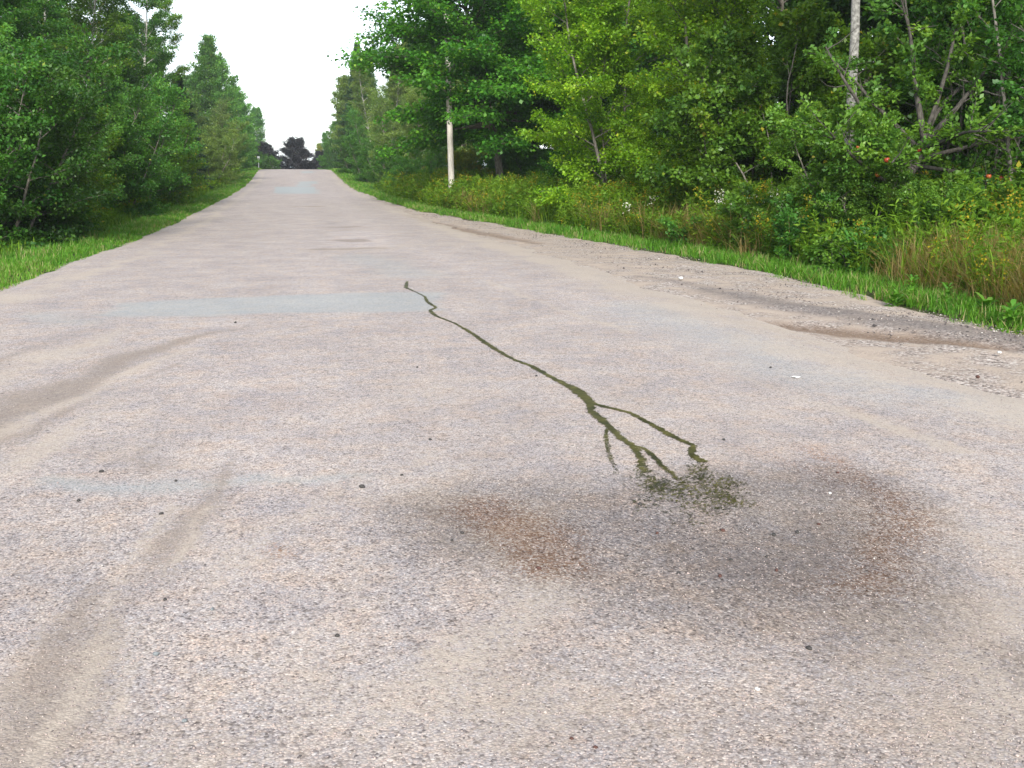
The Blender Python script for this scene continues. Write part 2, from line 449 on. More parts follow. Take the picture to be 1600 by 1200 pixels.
# --- left side, nearest first: (name, prototype, leaf, bark, column, X, scale, label)
LEFT = [
 ("birch_tree", "birch_twin", "mid_leaf", "birch_bark", -40, -9.0, .9, "tall birch whose crown is cut off by the photo's left border"),
 ("birch_tree", "birch", "mid_leaf", "birch_bark", 15, -9.3, .95, "dark green birch, the nearest tall tree at the left end of the verge"),
 ("birch_tree", "birch_twin", "mid_leaf", "birch_bark", 78, -10.0, 1.0, "twin stemmed tall birch right behind the light green alder"),
 ("birch_tree", "birch_loose", "fresh_leaf", "birch_bark", 138, -9.2, 1.03, "loose crowned birch with sky showing through its top"),
 ("birch_tree", "birch", "dark_leaf", "birch_bark", 186, -8.6, .98, "dark birch with a pale white stem showing halfway up"),
 ("birch_tree", "birch_loose", "mid_leaf", "birch_bark", 222, -9.0, 1.12, "tall thin birch beside the gap of white sky"),
 ("birch_tree", "birch_twin", "fresh_leaf", "birch_bark", 262, -8.0, 1.0, "birch with yellowing leaves standing before the dark spruce"),
 ("birch_tree", "birch_loose", "dark_leaf", "grey_bark", 285, -9.0, 1.0, "sparse twiggy birch leaning out over the dark spruce"),
 ("spruce_tree", "spruce_short", "spruce_needle", "dark_bark", 303, -6.7, 1.0, "small dark blue green spruce among the leafy left trees"),
 ("willow_tree", "willow", "willow_leaf", "grey_bark", 338, -7.2, .95, "soft grey green willow just past the small dark spruce"),
 ("poplar_tree", "poplar", "poplar_leaf", "aspen_bark", 326, -9.6, 1.06, "bright green pointed poplar, highest beyond the sky gap at left"),
 ("poplar_tree", "poplar_round", "poplar_leaf", "aspen_bark", 352, -8.6, 1.05, "broad bright poplar behind the grey green willow"),
 ("poplar_tree", "poplar", "poplar_leaf", "aspen_bark", 368, -8.2, .92, "narrow bright poplar between two broader ones near the crest"),
 ("poplar_tree", "poplar_round", "poplar_leaf", "aspen_bark", 384, -7.4, .95, "broad green poplar whose crown hangs over the road crest"),
 ("poplar_tree", "poplar", "mid_leaf", "grey_bark", 398, -6.9, .92, "green poplar at the far left end of the tree line"),
 ("poplar_tree", "poplar_round", "mid_leaf", "grey_bark", 417, -5.6, .98, "round topped dark tree standing out against the sky beyond the crest"),
]
def ordinal_label(base, i, n, end):
    o = ["first", "second", "third", "fourth", "fifth", "sixth", "seventh", "eighth", "ninth", "tenth", "eleventh", "twelfth", "thirteenth"]
    return base % o[i]
LSHRUB = [
 ("alder", "mid_leaf", 8, -7.2, 1.0, "dark leafy alder bush at the photo's left border"),
 ("alder", "poplar_leaf", 95, -7.4, .92, "light green alder bush, the palest of the left thicket"),
 ("alder", "mid_leaf", -75, -7.3, 1.0, "leafy alder bush cut off by the photo's left border, nearest the camera"),
 ("alder_round", "dark_leaf", -25, -6.9, .95, "low round alder bush at the left border, just above the grass"),
 ("alder_round", "fresh_leaf", 55, -6.9, .85, "round green alder bush in front of the light green one"),
 ("alder", "dark_leaf", 140, -7.3, 1.0, "tall dark alder bush under the birch with the white stem"),
 ("alder_round", "mid_leaf", 172, -6.7, .95, "round alder bush close to the grass, below the loose birch"),
 ("alder", "mid_leaf", 205, -7.0, 1.1, "broad green alder bush in the middle of the left thicket"),
 ("alder_round", "fresh_leaf", 240, -6.7, 1.0, "green alder bush above the yellow weeds on the left verge"),
 ("alder", "mid_leaf", 250, -6.8, .85, "alder bush just before the small dark spruce"),
 ("alder_round", "willow_leaf", 328, -6.9, 1.0, "grey green low alder bush right after the small dark spruce"),
 ("alder", "willow_leaf", 345, -6.6, 1.0, "grey green alder bush under the far left willow"),
 ("alder", "mid_leaf", 366, -6.6, 1.05, "green alder bush under the broad poplar near the crest"),
 ("alder_round", "poplar_leaf", 380, -6.4, 1.1, "bright alder bush by the far left grass at the crest"),
]
for (nm, pr, lf, bk, u, X, s, lab) in LEFT:
    plant(nm, pr, lf, bk, X, along(u, X), s, rr.uniform(0, 6.28), lab, "tree", GL)
for (pr, lf, u, X, s, lab) in LSHRUB:
    plant("alder_bush", pr, lf, "grey_bark", X + .5, along(u, X), s, rr.uniform(0, 6.28), lab, "bush", "alder bushes along the left verge")
for i in range(15):
    y = 22 + i * 8.5 + rr.uniform(-2, 2)
    plant("forest_tree", rr.choice(["forest", "forest_slim", "forest"]), rr.choice(["dark_leaf", "mid_leaf"]), "grey_bark", -13.5 + rr.uniform(-1.8, 1.5), y, rr.uniform(.72, .9), rr.uniform(0, 6.28),
          "leafy tree half hidden in the wood behind the left birches", "tree", BL)

# --- right side
RIGHT = [
 ("maple_tree", "maple", "maple_leaf", "grey_bark", 784, 9.1, .88, "large dark green maple whose boughs hide the utility pole's top"),
 ("maple_tree", "maple_low", "maple_leaf", "grey_bark", 868, 13.6, 1.0, "broad deep green maple between the pole maple and the yellow green birch"),
 ("birch_tree", "young_birch", "bright_leaf", "grey_bark", 960, 9.9, 1.05, "bright yellow green young birch bending over the goldenrod"),
 ("birch_tree", "young_birch_narrow", "bright_leaf", "grey_bark", 1068, 10.3, 1.1, "narrow yellow green young birch, right of the broader bright one"),
 ("aspen_tree", "aspen", "mid_leaf", "aspen_bark", 1324, 10.2, 1.0, "aspen with a straight pale grey trunk behind the apple tree"),
 ("birch_tree", "birch", "willow_leaf", "birch_bark", 612, 9.2, 1.0, "tall grey green birch between the leaning one and the pole maple"),
 ("poplar_tree", "poplar_round", "willow_leaf", "grey_bark", 553, 7.2, .92, "grey green round tree right in front of the two spruces"),
 ("poplar_tree", "poplar", "mid_leaf", "grey_bark", 578, 8.6, 1.0, "tall green poplar right of the tall spruce's tip"),
 ("poplar_tree", "poplar_round", "willow_leaf", "grey_bark", 640, 11.5, .85, "rounded grey green poplar behind the open willow"),
 ("poplar_tree", "poplar", "mid_leaf", "grey_bark", 548, 7.8, .85, "green poplar leaning against the shorter dark spruce"),
 ("birch_tree", "birch_loose", "willow_leaf", "birch_bark", 592, 7.9, .96, "leaning birch with thin white stems left of the pole maple"),
 ("willow_tree", "willow", "willow_leaf", "grey_bark", 622, 8.2, .98, "grey green willow bush tree between the leaning birch and the pole"),
 ("willow_tree", "willow_open", "willow_leaf", "grey_bark", 668, 9.8, 1.0, "open willow with several bare grey stems left of the utility pole"),
 ("willow_tree", "willow", "mid_leaf", "grey_bark", 588, 7.2, .75, "low green willow at the foot of the leaning birch"),
 ("spruce_tree", "spruce", "spruce_needle", "dark_bark", 561, 7.7, 1.13, "tall dark spruce whose tip rises above the right tree line"),
 ("spruce_tree", "spruce", "spruce_needle", "dark_bark", 541, 7.3, .72, "shorter dark spruce at the edge of the sky, right of the road"),
 ("poplar_tree", "poplar_round", "mid_leaf", "grey_bark", 556, 6.9, .62, "green round tree under the shorter dark spruce"),
 ("poplar_tree", "poplar_round", "poplar_leaf", "grey_bark", 533, 6.7, .62, "light green tree by the right edge of the crest"),
 ("poplar_tree", "poplar_round", "yellow_leaf", "grey_bark", 508, 5.9, .62, "small yellowish tree beyond the crest, right of the purple tree"),
 ("poplar_tree", "poplar", "mid_leaf", "grey_bark", 519, 6.4, .62, "small green tree beyond the crest beside the yellowish one"),
 ("spruce_tree", "spruce", "spruce_needle", "dark_bark", 1112, 16.5, 1.0, "dark spruce in the black gap behind the yellow green birches"),
 ("spruce_tree", "spruce", "spruce_needle", "dark_bark", 1570, 15.5, .9, "dark spruce in the deep shade at the photo's right border"),
 ("spruce_tree", "spruce", "spruce_needle", "dark_bark", 1450, 17.0, 1.0, "dark spruce in the shade behind the apple tree"),
]
for (nm, pr, lf, bk, u, X, s, lab) in RIGHT:
    plant(nm, pr, lf, bk, X, along(u, X), s, rr.uniform(0, 6.28), lab, "tree", GR)
RSHRUB = [
 ("shrub_dense", "maple_leaf", 900, 10.0, .72, "deep green broad leaved bush under the yellow green birch's left side"),
 ("shrub_dense", "mid_leaf", 835, 11.2, .6, "dark green bush in the shade below the broad maple"),
 ("shrub_dense", "bright_leaf", 1040, 9.9, .62, "yellow green bush at the foot of the bright birch"),
 ("shrub", "apple_leaf", 1165, 10.6, 1.05, "shrub with bare grey twigs left of the pale aspen trunk"),
 ("shrub_dense", "fresh_leaf", 1150, 11.2, 1.15, "tall leafy shrub between the narrow birch and the twiggy shrub"),
 ("shrub", "fresh_leaf", 1235, 10.8, 1.0, "thin shrub with arching dead twigs, just left of the aspen"),
 ("shrub_dense", "apple_leaf", 1312, 9.5, .62, "small leafy shrub at the foot of the pale aspen trunk"),
 ("thicket", "mid_leaf", 1455, 12.2, 1.0, "thicket of thin grey stems right of the apple tree"),
 ("thicket", "dark_leaf", 1530, 12.6, 1.05, "thicket of thin stems in the dark near the right border"),
 ("thicket", "mid_leaf", 1590, 11.8, 1.0, "thicket of thin stems cut by the photo's right border"),
 ("shrub", "apple_leaf", 1420, 13.0, 1.2, "tall sparse shrub filling the space behind the apple tree"),
 ("shrub_dense", "apple_leaf", 1338, 9.3, .40, "bright leafy shrub in front of the apple tree's left side"),
 ("shrub_dense", "apple_leaf", 1478, 9.8, .34, "bright leafy shrub right of the apple tree's trunk"),
 ("alder_round", "dark_leaf", 684, 9.3, .75, "dark round bush just left of the utility pole's foot, in the maple's shade"),
 ("alder_round", "mid_leaf", 648, 6.9, .58, "round green alder bush at the grass edge below the open willow"),
 ("alder_round", "dark_leaf", 608, 6.4, .72, "dark round alder bush near the grass below the leaning birch"),
 ("alder", "mid_leaf", 575, 6.1, .75, "green alder bush below the tall spruce"),
 ("alder_round", "dark_leaf", 555, 6.0, .9, "dark alder bush close to the right edge of the far road"),
 ("alder", "mid_leaf", 534, 6.1, .9, "alder bush at the crest on the road's right side"),
 ("shrub_dense", "yellow_leaf", 735, 9.2, .6, "yellowish bush just right of the utility pole"),
 ("shrub_dense", "mid_leaf", 790, 10.4, .55, "green bush under the pole maple's right boughs"),
]
for (pr, lf, u, X, s, lab) in RSHRUB:
    plant("alder_bush" if pr.startswith("alder") else ("stem_thicket" if pr == "thicket" else "leafy_shrub"), pr, lf, "grey_bark", X, along(u, X), s, rr.uniform(0, 6.28), lab, "bush", "bushes along the right verge")
LOWB = [
 ("bush", "mid_leaf", 930, 8.9, .8, "low green bush among the goldenrod under the bright birch"),
 ("bush", "apple_leaf", 1200, 9.0, .9, "low leafy bush in the weeds below the twiggy shrub"),
 ("bush", "mid_leaf", 1275, 8.9, .8, "low leafy bush in the weeds below the aspen"),
 ("bush_low", "apple_leaf", 1330, 8.5, .8, "small bush with round leaves left of the straw coloured grass"),
 ("bush_low", "mid_leaf", 1090, 8.6, .9, "small dark bush at the back of the roadside grass"),
 ("bush_low", "mid_leaf", 1405, 9.0, .9, "small leafy bush under the apple tree's trunk"),
 ("bush", "apple_leaf", 1500, 10.6, 1.0, "leafy bush behind the straw grass, right of the apple tree"),
 ("bush", "fresh_leaf", 1565, 10.9, 1.1, "yellow green bush near the right border behind the straw grass"),
 ("bush", "mid_leaf", 860, 9.2, .8, "low bush in the weeds under the broad maple"),
]
for (pr, lf, u, X, s, lab) in LOWB:
    plant("low_bush", pr, lf, "grey_bark", X, along(u, X), s, rr.uniform(0, 6.28), lab, "bush", "low bushes in the right weeds")
for i in range(34):
    row = i % 2
    y = 8 + (i // 2) * 7.2 + rr.uniform(-2, 2)
    x = (16.5 if row == 0 else 22) + rr.uniform(-1.6, 1.6)
    plant("forest_tree", rr.choice(["forest", "forest_slim", "forest_slim"] if y < 30 else ["forest", "forest", "forest_slim"]), rr.choice(["dark_leaf", "mid_leaf", "dark_leaf"]), "grey_bark", x, y, rr.uniform(.85, 1.1), rr.uniform(0, 6.28),
          "leafy tree in the shade of the wood behind the right verge", "tree", BR)

for i in range(11):
    plant("forest_tree", rr.choice(["forest", "poplar_round"]), rr.choice(["dark_leaf", "mid_leaf", "willow_leaf"]), "grey_bark", 12.6 + rr.uniform(-.8, .8), 56 + i * 9 + rr.uniform(-2, 2), rr.uniform(.6, .8), rr.uniform(0, 6.28),
          "leafy tree in the shade of the wood behind the right verge", "tree", BR)

# --- beyond the crest
plant("purple_tree", "purple", "purple_leaf", "dark_bark", 0.9, 166, .88, .6, "dark purple leaved tree standing beyond the middle of the road crest", "tree", "purple trees beyond the crest")
plant("purple_tree", "purple", "purple_leaf", "dark_bark", -3.9, 172, .74, 2.2, "lower purple leaved tree half hidden behind the left poplars", "tree", "purple trees beyond the crest")
plant("purple_tree", "purple", "purple_leaf", "dark_bark", 4.4, 176, .6, 4.0, "low purple leaved tree joining the right side of the tall purple one", "tree", "purple trees beyond the crest")
for hx, hy, hs_, hl in [(-7.6, 150, 1.0, "dark hedge bush behind the sign at the crest"), (-4.6, 158, .75, "dark low bush between the sign and the tall purple tree"), (5.6, 158, .8, "green bush at the right end of the crest")]:
    plant("hedge_bush", "alder_round", "dark_leaf" if hx < 0 else "mid_leaf", "dark_bark", hx, hy, hs_, hx, hl, "bush", "bushes beyond the crest")
plant("leafy_bush", "bush", "poplar_leaf", "grey_bark", -2.9, 142, 1.5, 1.0, "small light green bush before the purple trees, right of the sign", "bush")

# --- apple tree with a crooked trunk and red fruit
def apple_tree():
    X = 10.0; y = along(1392, X)
    rng = np.random.default_rng(77)
    t = empty("apple_tree", (X, y, float(ground_z(X, y))), -YAW)
    tag(t, "old apple tree with a crooked dark trunk and a few red apples", "tree", GR)
    # in the tree's own frame +x is to the right as seen from the road's lane, +y away
    tr = np.array([[-.05, 0, -.2], [-.06, .05, .5], [-.02, .05, 1.0], [.02, 0, 1.35], [.14, -.05, 1.7], [.30, -.08, 2.05], [.38, -.08, 2.3]])
    paths = [(tr, np.array([.13, .11, .10, .095, .09, .08, .075]), 9)]
    limbs = [
        ((.36, -.08, 2.25), (.75, -.1, .62), 1.9, .055, (0, 0, .1)),
        ((.36, -.08, 2.25), (-.15, .1, 1), 2.4, .06, (-.1, 0, .1)),
        ((.36, -.08, 2.2), (.15, .25, 1), 2.6, .05, (.1, 0, .05)),
        ((.10, 0, 1.62), (-.62, .1, .85), 2.6, .06, (.25, 0, .25)),
        ((.26, -.05, 1.95), (1, -.1, .10), 2.7, .045, (0, 0, .1)),
        ((.20, -.05, 1.85), (1, .1, .02), 2.2, .04, (0, 0, -.1)),
        ((.0, 0, 1.2), (1, -.3, .05), 1.7, .03, (0, 0, .05)),
        ((.02, 0, 1.5), (-1, -.3, .35), 2.2, .045, (0, 0, -.2)),
        ((.30, -.1, 2.1), (.2, -1, .35), 1.9, .045, (0, 0, -.2)),
        ((.1, 0, 1.65), (-.5, -1, .4), 1.9, .04, (0, 0, -.25)),
        ((.30, 0, 2.1), (.3, 1, .5), 2.2, .045, (0, 0, -.1)),
        ((.36, 0, 2.25), (.7, .5, .9), 2.6, .05, (0, 0, .1)),
        ((.3, 0, 2.1), (-.7, .4, .9), 2.4, .05, (0, 0, .1)),
    ]
    A0, A1, ends = [], [], []
    for p, d, L, r, b in limbs:
        d = np.array(d, float); d /= np.linalg.norm(d)
        Pm = curve_path(p, d, L, 8, b, rng, .07)
        paths.append((Pm, np.linspace(r, .012, 9), 6))
        for j in range(11):
            s = .28 + .72 * (j + rng.uniform()) / 11
            k = s * 8; k0 = min(int(k), 7); q = Pm[k0] + (Pm[k0 + 1] - Pm[k0]) * (k - k0)
            dd = rng.normal(0, 1, 3); dd[2] = abs(dd[2]) * .8; dd = dd / np.linalg.norm(dd)
            tl = rng.uniform(.3, .85)
            Pt = curve_path(q, dd, tl, 3, (0, 0, .1), rng, .15)
            paths.append((Pt, np.array([.012, .009, .006, .003]), 4))
            ends.append(Pt[2])
            if rng.uniform() < .62:
                for m in range(3): A0.append(Pt[m]); A1.append(Pt[m + 1])
    TV, TQ = tubes(paths)
    put("trunk", make_mesh("trunk", TV, TQ, True), M["dark_apple_bark"], t)
    A0, A1 = np.array(A0), np.array(A1)
    n = 8200
    pick = rng.integers(0, len(A0), n); f = rng.uniform(0, 1, (n, 1))
    an = A0[pick] * (1 - f) + A1[pick] * f + rng.normal(0, .045, (n, 3))
    LV, LQ = leaves(an, nrm(A1[pick] - A0[pick]), .085, rng, .8, .2, .62)
    var = .6 * rng.uniform(0, 1, len(A0) // 3 + 1)[pick // 3] + .4 * rng.uniform(0, 1, n)
    put("crown", make_mesh("crown", LV, LQ, False, {"var": var * .9}), M["apple_leaf"], t)
    # apples: round, dimpled at the stalk
    a = np.linspace(0, PI, 9); b = np.linspace(0, 2 * PI, 12, endpoint=False)
    rad = .042 * (1 - .25 * np.exp(-(a / .45) ** 2)); zz = rad * np.cos(a) * .95 - .012 * np.exp(-(a / .35) ** 2)
    V = np.stack([(rad * np.sin(a))[:, None] * np.cos(b), (rad * np.sin(a))[:, None] * np.sin(b), zz[:, None] + 0 * b], -1).reshape(-1, 3)
    i = np.arange(8)[:, None] * 12; j = np.arange(12)[None, :]; j2 = (j + 1) % 12
    Q = np.stack([i + j, i + 12 + j, i + 12 + j2, i + j2], -1).reshape(-1, 4)
    am = make_mesh("apple", V, Q, True)
    cand = sorted(ends, key=lambda e: e[1])[:70]
    for k in range(9):
        e = cand[int(rng.integers(0, len(cand)))]
        o = put("apple", am, M["apple_skin"], t)
        o.location = (e[0] + rng.uniform(-.05, .05), e[1] - .05, e[2] - .07)
        o.rotation_euler = (rng.uniform(-.5, .5), rng.uniform(-.5, .5), rng.uniform(0, 6))
        o.scale = (rng.uniform(.85, 1.2),) * 3
M["dark_apple_bark"] = bark_mat("dark_apple_bark", (.028, .024, .02), (.085, .075, .062), (12, 12, 4))
m, t_, p_, o_ = new_mat("apple_skin")
oi = N(t_, "ShaderNodeObjectInfo"); rp = ramp(t_, [(0, (.20, .012, .012)), (.6, (.30, .035, .015)), (1, (.34, .11, .02))])
t_.links.new(oi.outputs["Random"], rp.inputs[0]); t_.links.new(rp.outputs[0], p_.inputs["Base Color"]); p_.inputs["Roughness"].default_value = .35
M["apple_skin"] = m
apple_tree()

# ------------------------------------------------------------------ the setting: ground, road, shoulder, hills
def grid_mesh(name, xs, ys, zf, attrs=None, smooth=True):
    Xg, Yg = np.meshgrid(xs, ys)
    Z = zf(Xg, Yg)
    V = np.stack([Xg, Yg, Z], -1).reshape(-1, 3)
    nx, ny = len(xs), len(ys)
    i = np.arange(ny - 1)[:, None] * nx; j = np.arange(nx - 1)[None, :]
    Q = np.stack([i + j, i + j + 1, i + nx + j + 1, i + nx + j], -1).reshape(-1, 4)
    at = {k: f(Xg, Yg).ravel() for k, f in (attrs or {}).items()}
    return make_mesh(name, V, Q, smooth, None, at)

# ground
m, t_, p_, o_ = new_mat("ground_soil")
tc = N(t_, "ShaderNodeTexCoord")
nz = N(t_, "ShaderNodeTexNoise"); nz.inputs["Scale"].default_value = 3; nz.inputs["Detail"].default_value = 8
t_.links.new(tc.outputs["Object"], nz.inputs["Vector"])
rp = ramp(t_, [(.3, (.022, .030, .012)), (.5, (.05, .065, .02)), (.7, (.085, .075, .04))])
t_.links.new(nz.outputs["Fac"], rp.inputs[0]); t_.links.new(rp.outputs[0], p_.inputs["Base Color"]); p_.inputs["Roughness"].default_value = 1
p_.inputs["Specular IOR Level"].default_value = .1
M["ground_soil"] = m
xs = np.unique(np.concatenate([np.linspace(-6000, -60, 30), np.linspace(-60, -14, 40), np.linspace(-14, 18, 200), np.linspace(18, 60, 30), np.linspace(60, 6000, 30)]))
ys = np.unique(np.concatenate([np.linspace(-300, -10, 20), np.linspace(-10, 60, 240), np.linspace(60, 220, 160), np.linspace(220, 900, 40), np.linspace(900, 6000, 40)]))
tag(put("ground", grid_mesh("ground", xs, ys, ground_z), M["ground_soil"]), kind="structure")

# stains, dust and patches of the road, all laid out on the ground
def P2(pts): return np.array([on_road(u, v) for u, v in pts])
def stroke(pts, wid, soft, amp=.25, sc=2.0, seed=1.0):
    W = P2(pts)
    wid = np.broadcast_to(np.asarray(wid, float), (len(W),))
    def f(X, Y):
        x = X + amp * 2 * (fbm(X * sc, Y * sc * .7, seed) - .5); y = Y + amp * 2 * (fbm(X * sc, Y * sc * .7, seed + 9) - .5)
        best = np.full(X.shape, 1e9)
        for a, b, wa, wb in zip(W[:-1], W[1:], wid[:-1], wid[1:]):
            dx, dy = b - a; L2 = dx * dx + dy * dy + 1e-9
            s = np.clip(((x - a[0]) * dx + (y - a[1]) * dy) / L2, 0, 1)
            d = np.hypot(x - a[0] - s * dx, y - a[1] - s * dy) - (wa + (wb - wa) * s)
            best = np.minimum(best, d)
        return 1 - sstep(-soft * .5, soft * .5, best)
    return f
def quad(pts, soft=.05, amp=.06, sc=3.0, seed=1.0):
    """filled outline with slightly ragged rim"""
    W = P2(pts); n = len(W)
    def f(X, Y):
        x = X + amp * 2 * (fbm(X * sc, Y * sc, seed) - .5); y = Y + amp * 2 * (fbm(X * sc, Y * sc, seed + 5) - .5)
        ins = np.zeros(X.shape, bool); dmin = np.full(X.shape, 1e9)
        for k in range(n):
            a, b = W[k], W[(k + 1) % n]
            c = (a[1] > y) != (b[1] > y)
            ins ^= c & (x < (b[0] - a[0]) * (y - a[1]) / (b[1] - a[1] + 1e-12) + a[0])
            dx, dy = b - a; s = np.clip(((x - a[0]) * dx + (y - a[1]) * dy) / (dx * dx + dy * dy + 1e-9), 0, 1)
            dmin = np.minimum(dmin, np.hypot(x - a[0] - s * dx, y - a[1] - s * dy))
        sd_ = np.where(ins, -dmin, dmin)
        return 1 - sstep(-soft, soft, sd_)
    return f

dust_s = [
 (stroke([(640, 700), (450, 830), (330, 1000), (250, 1200)], [.12, .16, .16, .12], .5, seed=2), .6),
 (stroke([(255, 790), (215, 880), (130, 1080), (80, 1200)], [.045, .05, .05, .05], .2, amp=.10, sc=4, seed=3), .8),
 (stroke([(330, 790), (262, 900), (200, 1040), (170, 1200)], [.03, .035, .035, .03], .12, amp=.06, sc=5, seed=13), .75),
 (stroke([(150, 820), (60, 960), (-20, 1100)], [.05, .06, .06], .25, amp=.08, seed=14), .55),
 (stroke([(310, 545), (180, 590), (20, 672), (-90, 740)], [.05, .09, .09, .08], .3, amp=.16, seed=4), .75),
 (stroke([(-200, 660), (60, 560), (200, 512)], [.25, .3, .15], .5, seed=16), .6),
 (stroke([(-300, 900), (0, 720), (200, 610)], [.3, .2, .08], .35, seed=5), .7),
 (stroke([(1000, 1180), (600, 1100), (100, 1250)], [.25, .35, .3], .6, seed=6), .5),
 (stroke([(900, 760), (800, 850), (860, 960), (700, 1050)], [.18, .22, .16, .2], .5, seed=7), .6),
 (stroke([(1500, 700), (1250, 620), (1050, 545), (900, 490), (760, 440)], [.14, .10, .08, .07, .07], .3, amp=.12, seed=8), .7),
 (stroke([(1800, 640), (1300, 530), (1000, 440), (800, 385), (660, 345)], [.5, .6, .6, .6, .4], .9, amp=.35, seed=9), .85),
 (stroke([(1500, 960), (1600, 1150)], [.2, .2], .5, seed=10), .3),
 (stroke([(0, 470), (200, 405), (320, 345), (385, 300), (412, 268)], [.3, .2, .25, .3, .3], .7, amp=.4, seed=11), .75),
 (stroke([(480, 392), (560, 390), (640, 382), (700, 380)], [.5, .6, .6, .8], .8, seed=12), .45),
]
brown_s = [
 (stroke([(470, 323), (495, 323)], [.5, .5], .5, seed=21), .8), (stroke([(520, 355), (560, 354)], [.35, .2], .4, seed=22), .9),
 (stroke([(490, 390), (510, 390), (600, 388)], [.25, .35, .15], .4, seed=23), .9), (stroke([(545, 375), (560, 377)], [.5, .4], .5, seed=24), .7),
 (stroke([(250, 660), (235, 740)], [.08, .10], .45, seed=25), .7),
 (stroke([(370, 700), (320, 770), (250, 860), (165, 1000), (60, 1190)], [.0, .04, .10, .13, .13], .45, amp=.10, seed=26), .95),
 (stroke([(170, 900), (90, 1010), (0, 1150)], [.08, .12, .12], .3, amp=.10, seed=36), .8),
 (stroke([(60, 650), (100, 645)], [.12, .10], .3, seed=27), .6),
 (stroke([(420, 500), (330, 520), (200, 555), (60, 625), (-80, 700)], [.0, .06, .18, .24, .24], .6, amp=.2, seed=28), .95),
 (stroke([(280, 568), (150, 620), (10, 700)], [.04, .08, .08], .2, amp=.12, seed=29), .65), (stroke([(440, 508), (500, 508)], [.05, .05], .15, seed=30), .8),
 (stroke([(600, 780), (700, 790), (760, 820)], [.12, .2, .16], .5, seed=31), .45), (stroke([(640, 335), (760, 365), (700, 350)], [.3, .5, .3], .5, seed=32), .8),
 (stroke([(330, 850), (420, 860)], [.04, .08], .3, seed=33), .45),
 (stroke([(470, 790), (400, 900), (320, 1040), (260, 1200)], [.0, .05, .08, .08], .3, amp=.12, seed=37), .55),
 (stroke([(120, 800), (40, 900), (-40, 1020)], [.0, .06, .08], .3, amp=.12, seed=38), .6),
 (stroke([(180, 500), (60, 540), (-60, 590)], [.0, .12, .2], .4, amp=.2, seed=39), .7),
 (stroke([(380, 620), (420, 460), (440, 360), (455, 300)], [.15, .2, .25, .25], .9, amp=.3, seed=40), .28), (stroke([(1400, 668), (1200, 605), (1040, 548)], [.03, .03, .03], .12, amp=.1, seed=34), .55),
 (stroke([(430, 300), (470, 302)], [.3, .4], .5, seed=35), .4),
]
rust_s = [
 (stroke([(760, 790), (830, 840), (860, 890)], [.10, .13, .08], .45, amp=.15, seed=41), .85),
 (stroke([(1250, 700), (1390, 780), (1400, 860), (1330, 920)], [.05, .10, .10, .05], .45, amp=.15, seed=42), .6),
 (stroke([(1170, 700), (1300, 760)], [.05, .08], .4, seed=43), .35),
 (stroke([(460, 850), (480, 860)], [.04, .05], .2, seed=44), .5),
]
damp_s = [
 (quad([(940, 775), (1010, 795), (1120, 800), (1250, 785), (1400, 800), (1470, 850), (1420, 920), (1250, 950), (1060, 920), (950, 860)], .40, .22, 1.8, seed=51), 1.0),
 (quad([(600, 790), (800, 745), (1000, 745), (1150, 720), (1350, 725), (1490, 790), (1550, 880), (1490, 960), (1250, 990), (950, 950), (800, 910), (640, 860)], .36, .26, 1.6, seed=52), .68),
 (stroke([(1560, 1060), (1650, 1120)], [.12, .2], .4, seed=54), .4),
]
patch_s = [
 (quad([(150, 492), (200, 472), (400, 462), (690, 455), (690, 487), (450, 490), (300, 496)], .16, .22, 1.6, seed=61), .62),
 (quad([(430, 292), (492, 292), (494, 302), (428, 302)], .12, .10, seed=62), .9), (quad([(433, 297), (500, 296), (500, 303), (432, 304)], .15, .12, seed=63), .5),
 (quad([(467, 284), (495, 283), (497, 287), (467, 288)], .2, .15, seed=64), .85), (quad([(463, 288), (486, 288), (486, 291.5), (463, 291.5)], .2, .15, seed=65), .85),
 (quad([(471, 268), (490, 267.5), (490, 270.5), (471, 270.5)], .3, .2, seed=66), .85),
 (stroke([(60, 760), (160, 765), (470, 755), (570, 735)], [.05, .05, .025, .03], .16, seed=67), .6),
 (stroke([(120, 500), (60, 490)], [.15, .2], .5, seed=68), .4), (stroke([(1600, 640), (1300, 590), (1000, 480)], [.3, .4, .5], .9, seed=69), .35),
 (stroke([(650, 430), (560, 400)], [.4, .5], .7, seed=70), .3),
]
pale_s = [(quad([(515, 362), (600, 358), (622, 386), (520, 386)], .3, .2, 1.5, seed=95), .8), (stroke([(1350, 720), (1580, 830), (1600, 820)], [.05, .1, .1], .4, seed=96), .35),
 (stroke([(500, 470), (470, 400), (468, 330), (468, 275)], [.3, .5, .5, .5], 1.6, seed=97), .35), (stroke([(1500, 620), (1100, 520), (800, 440), (620, 380), (510, 300)], [.4, .4, .4, .4, .4], 1.2, seed=98), .4),
 (stroke([(350, 1000), (400, 700), (420, 560)], [.2, .25, .3], .8, seed=99), .3)]
def combine(lst):
    def f(X, Y):
        a = np.zeros(X.shape)
        for g, k in lst: a = np.maximum(a, k * g(X, Y))
        return a
    return f

def road_zf(X, Y):
    return surf_z(X, Y) + .012 * (fbm(X * .5, Y * .35, 4) - .5)
ys_r = [-6.0]
while ys_r[-1] < 230:
    y = ys_r[-1]; ys_r.append(y + (0.3 if y < 1.5 else max(.02, .004 * y) if y < 30 else .12 + .006 * (y - 30)))
ys_r = np.array(ys_r)
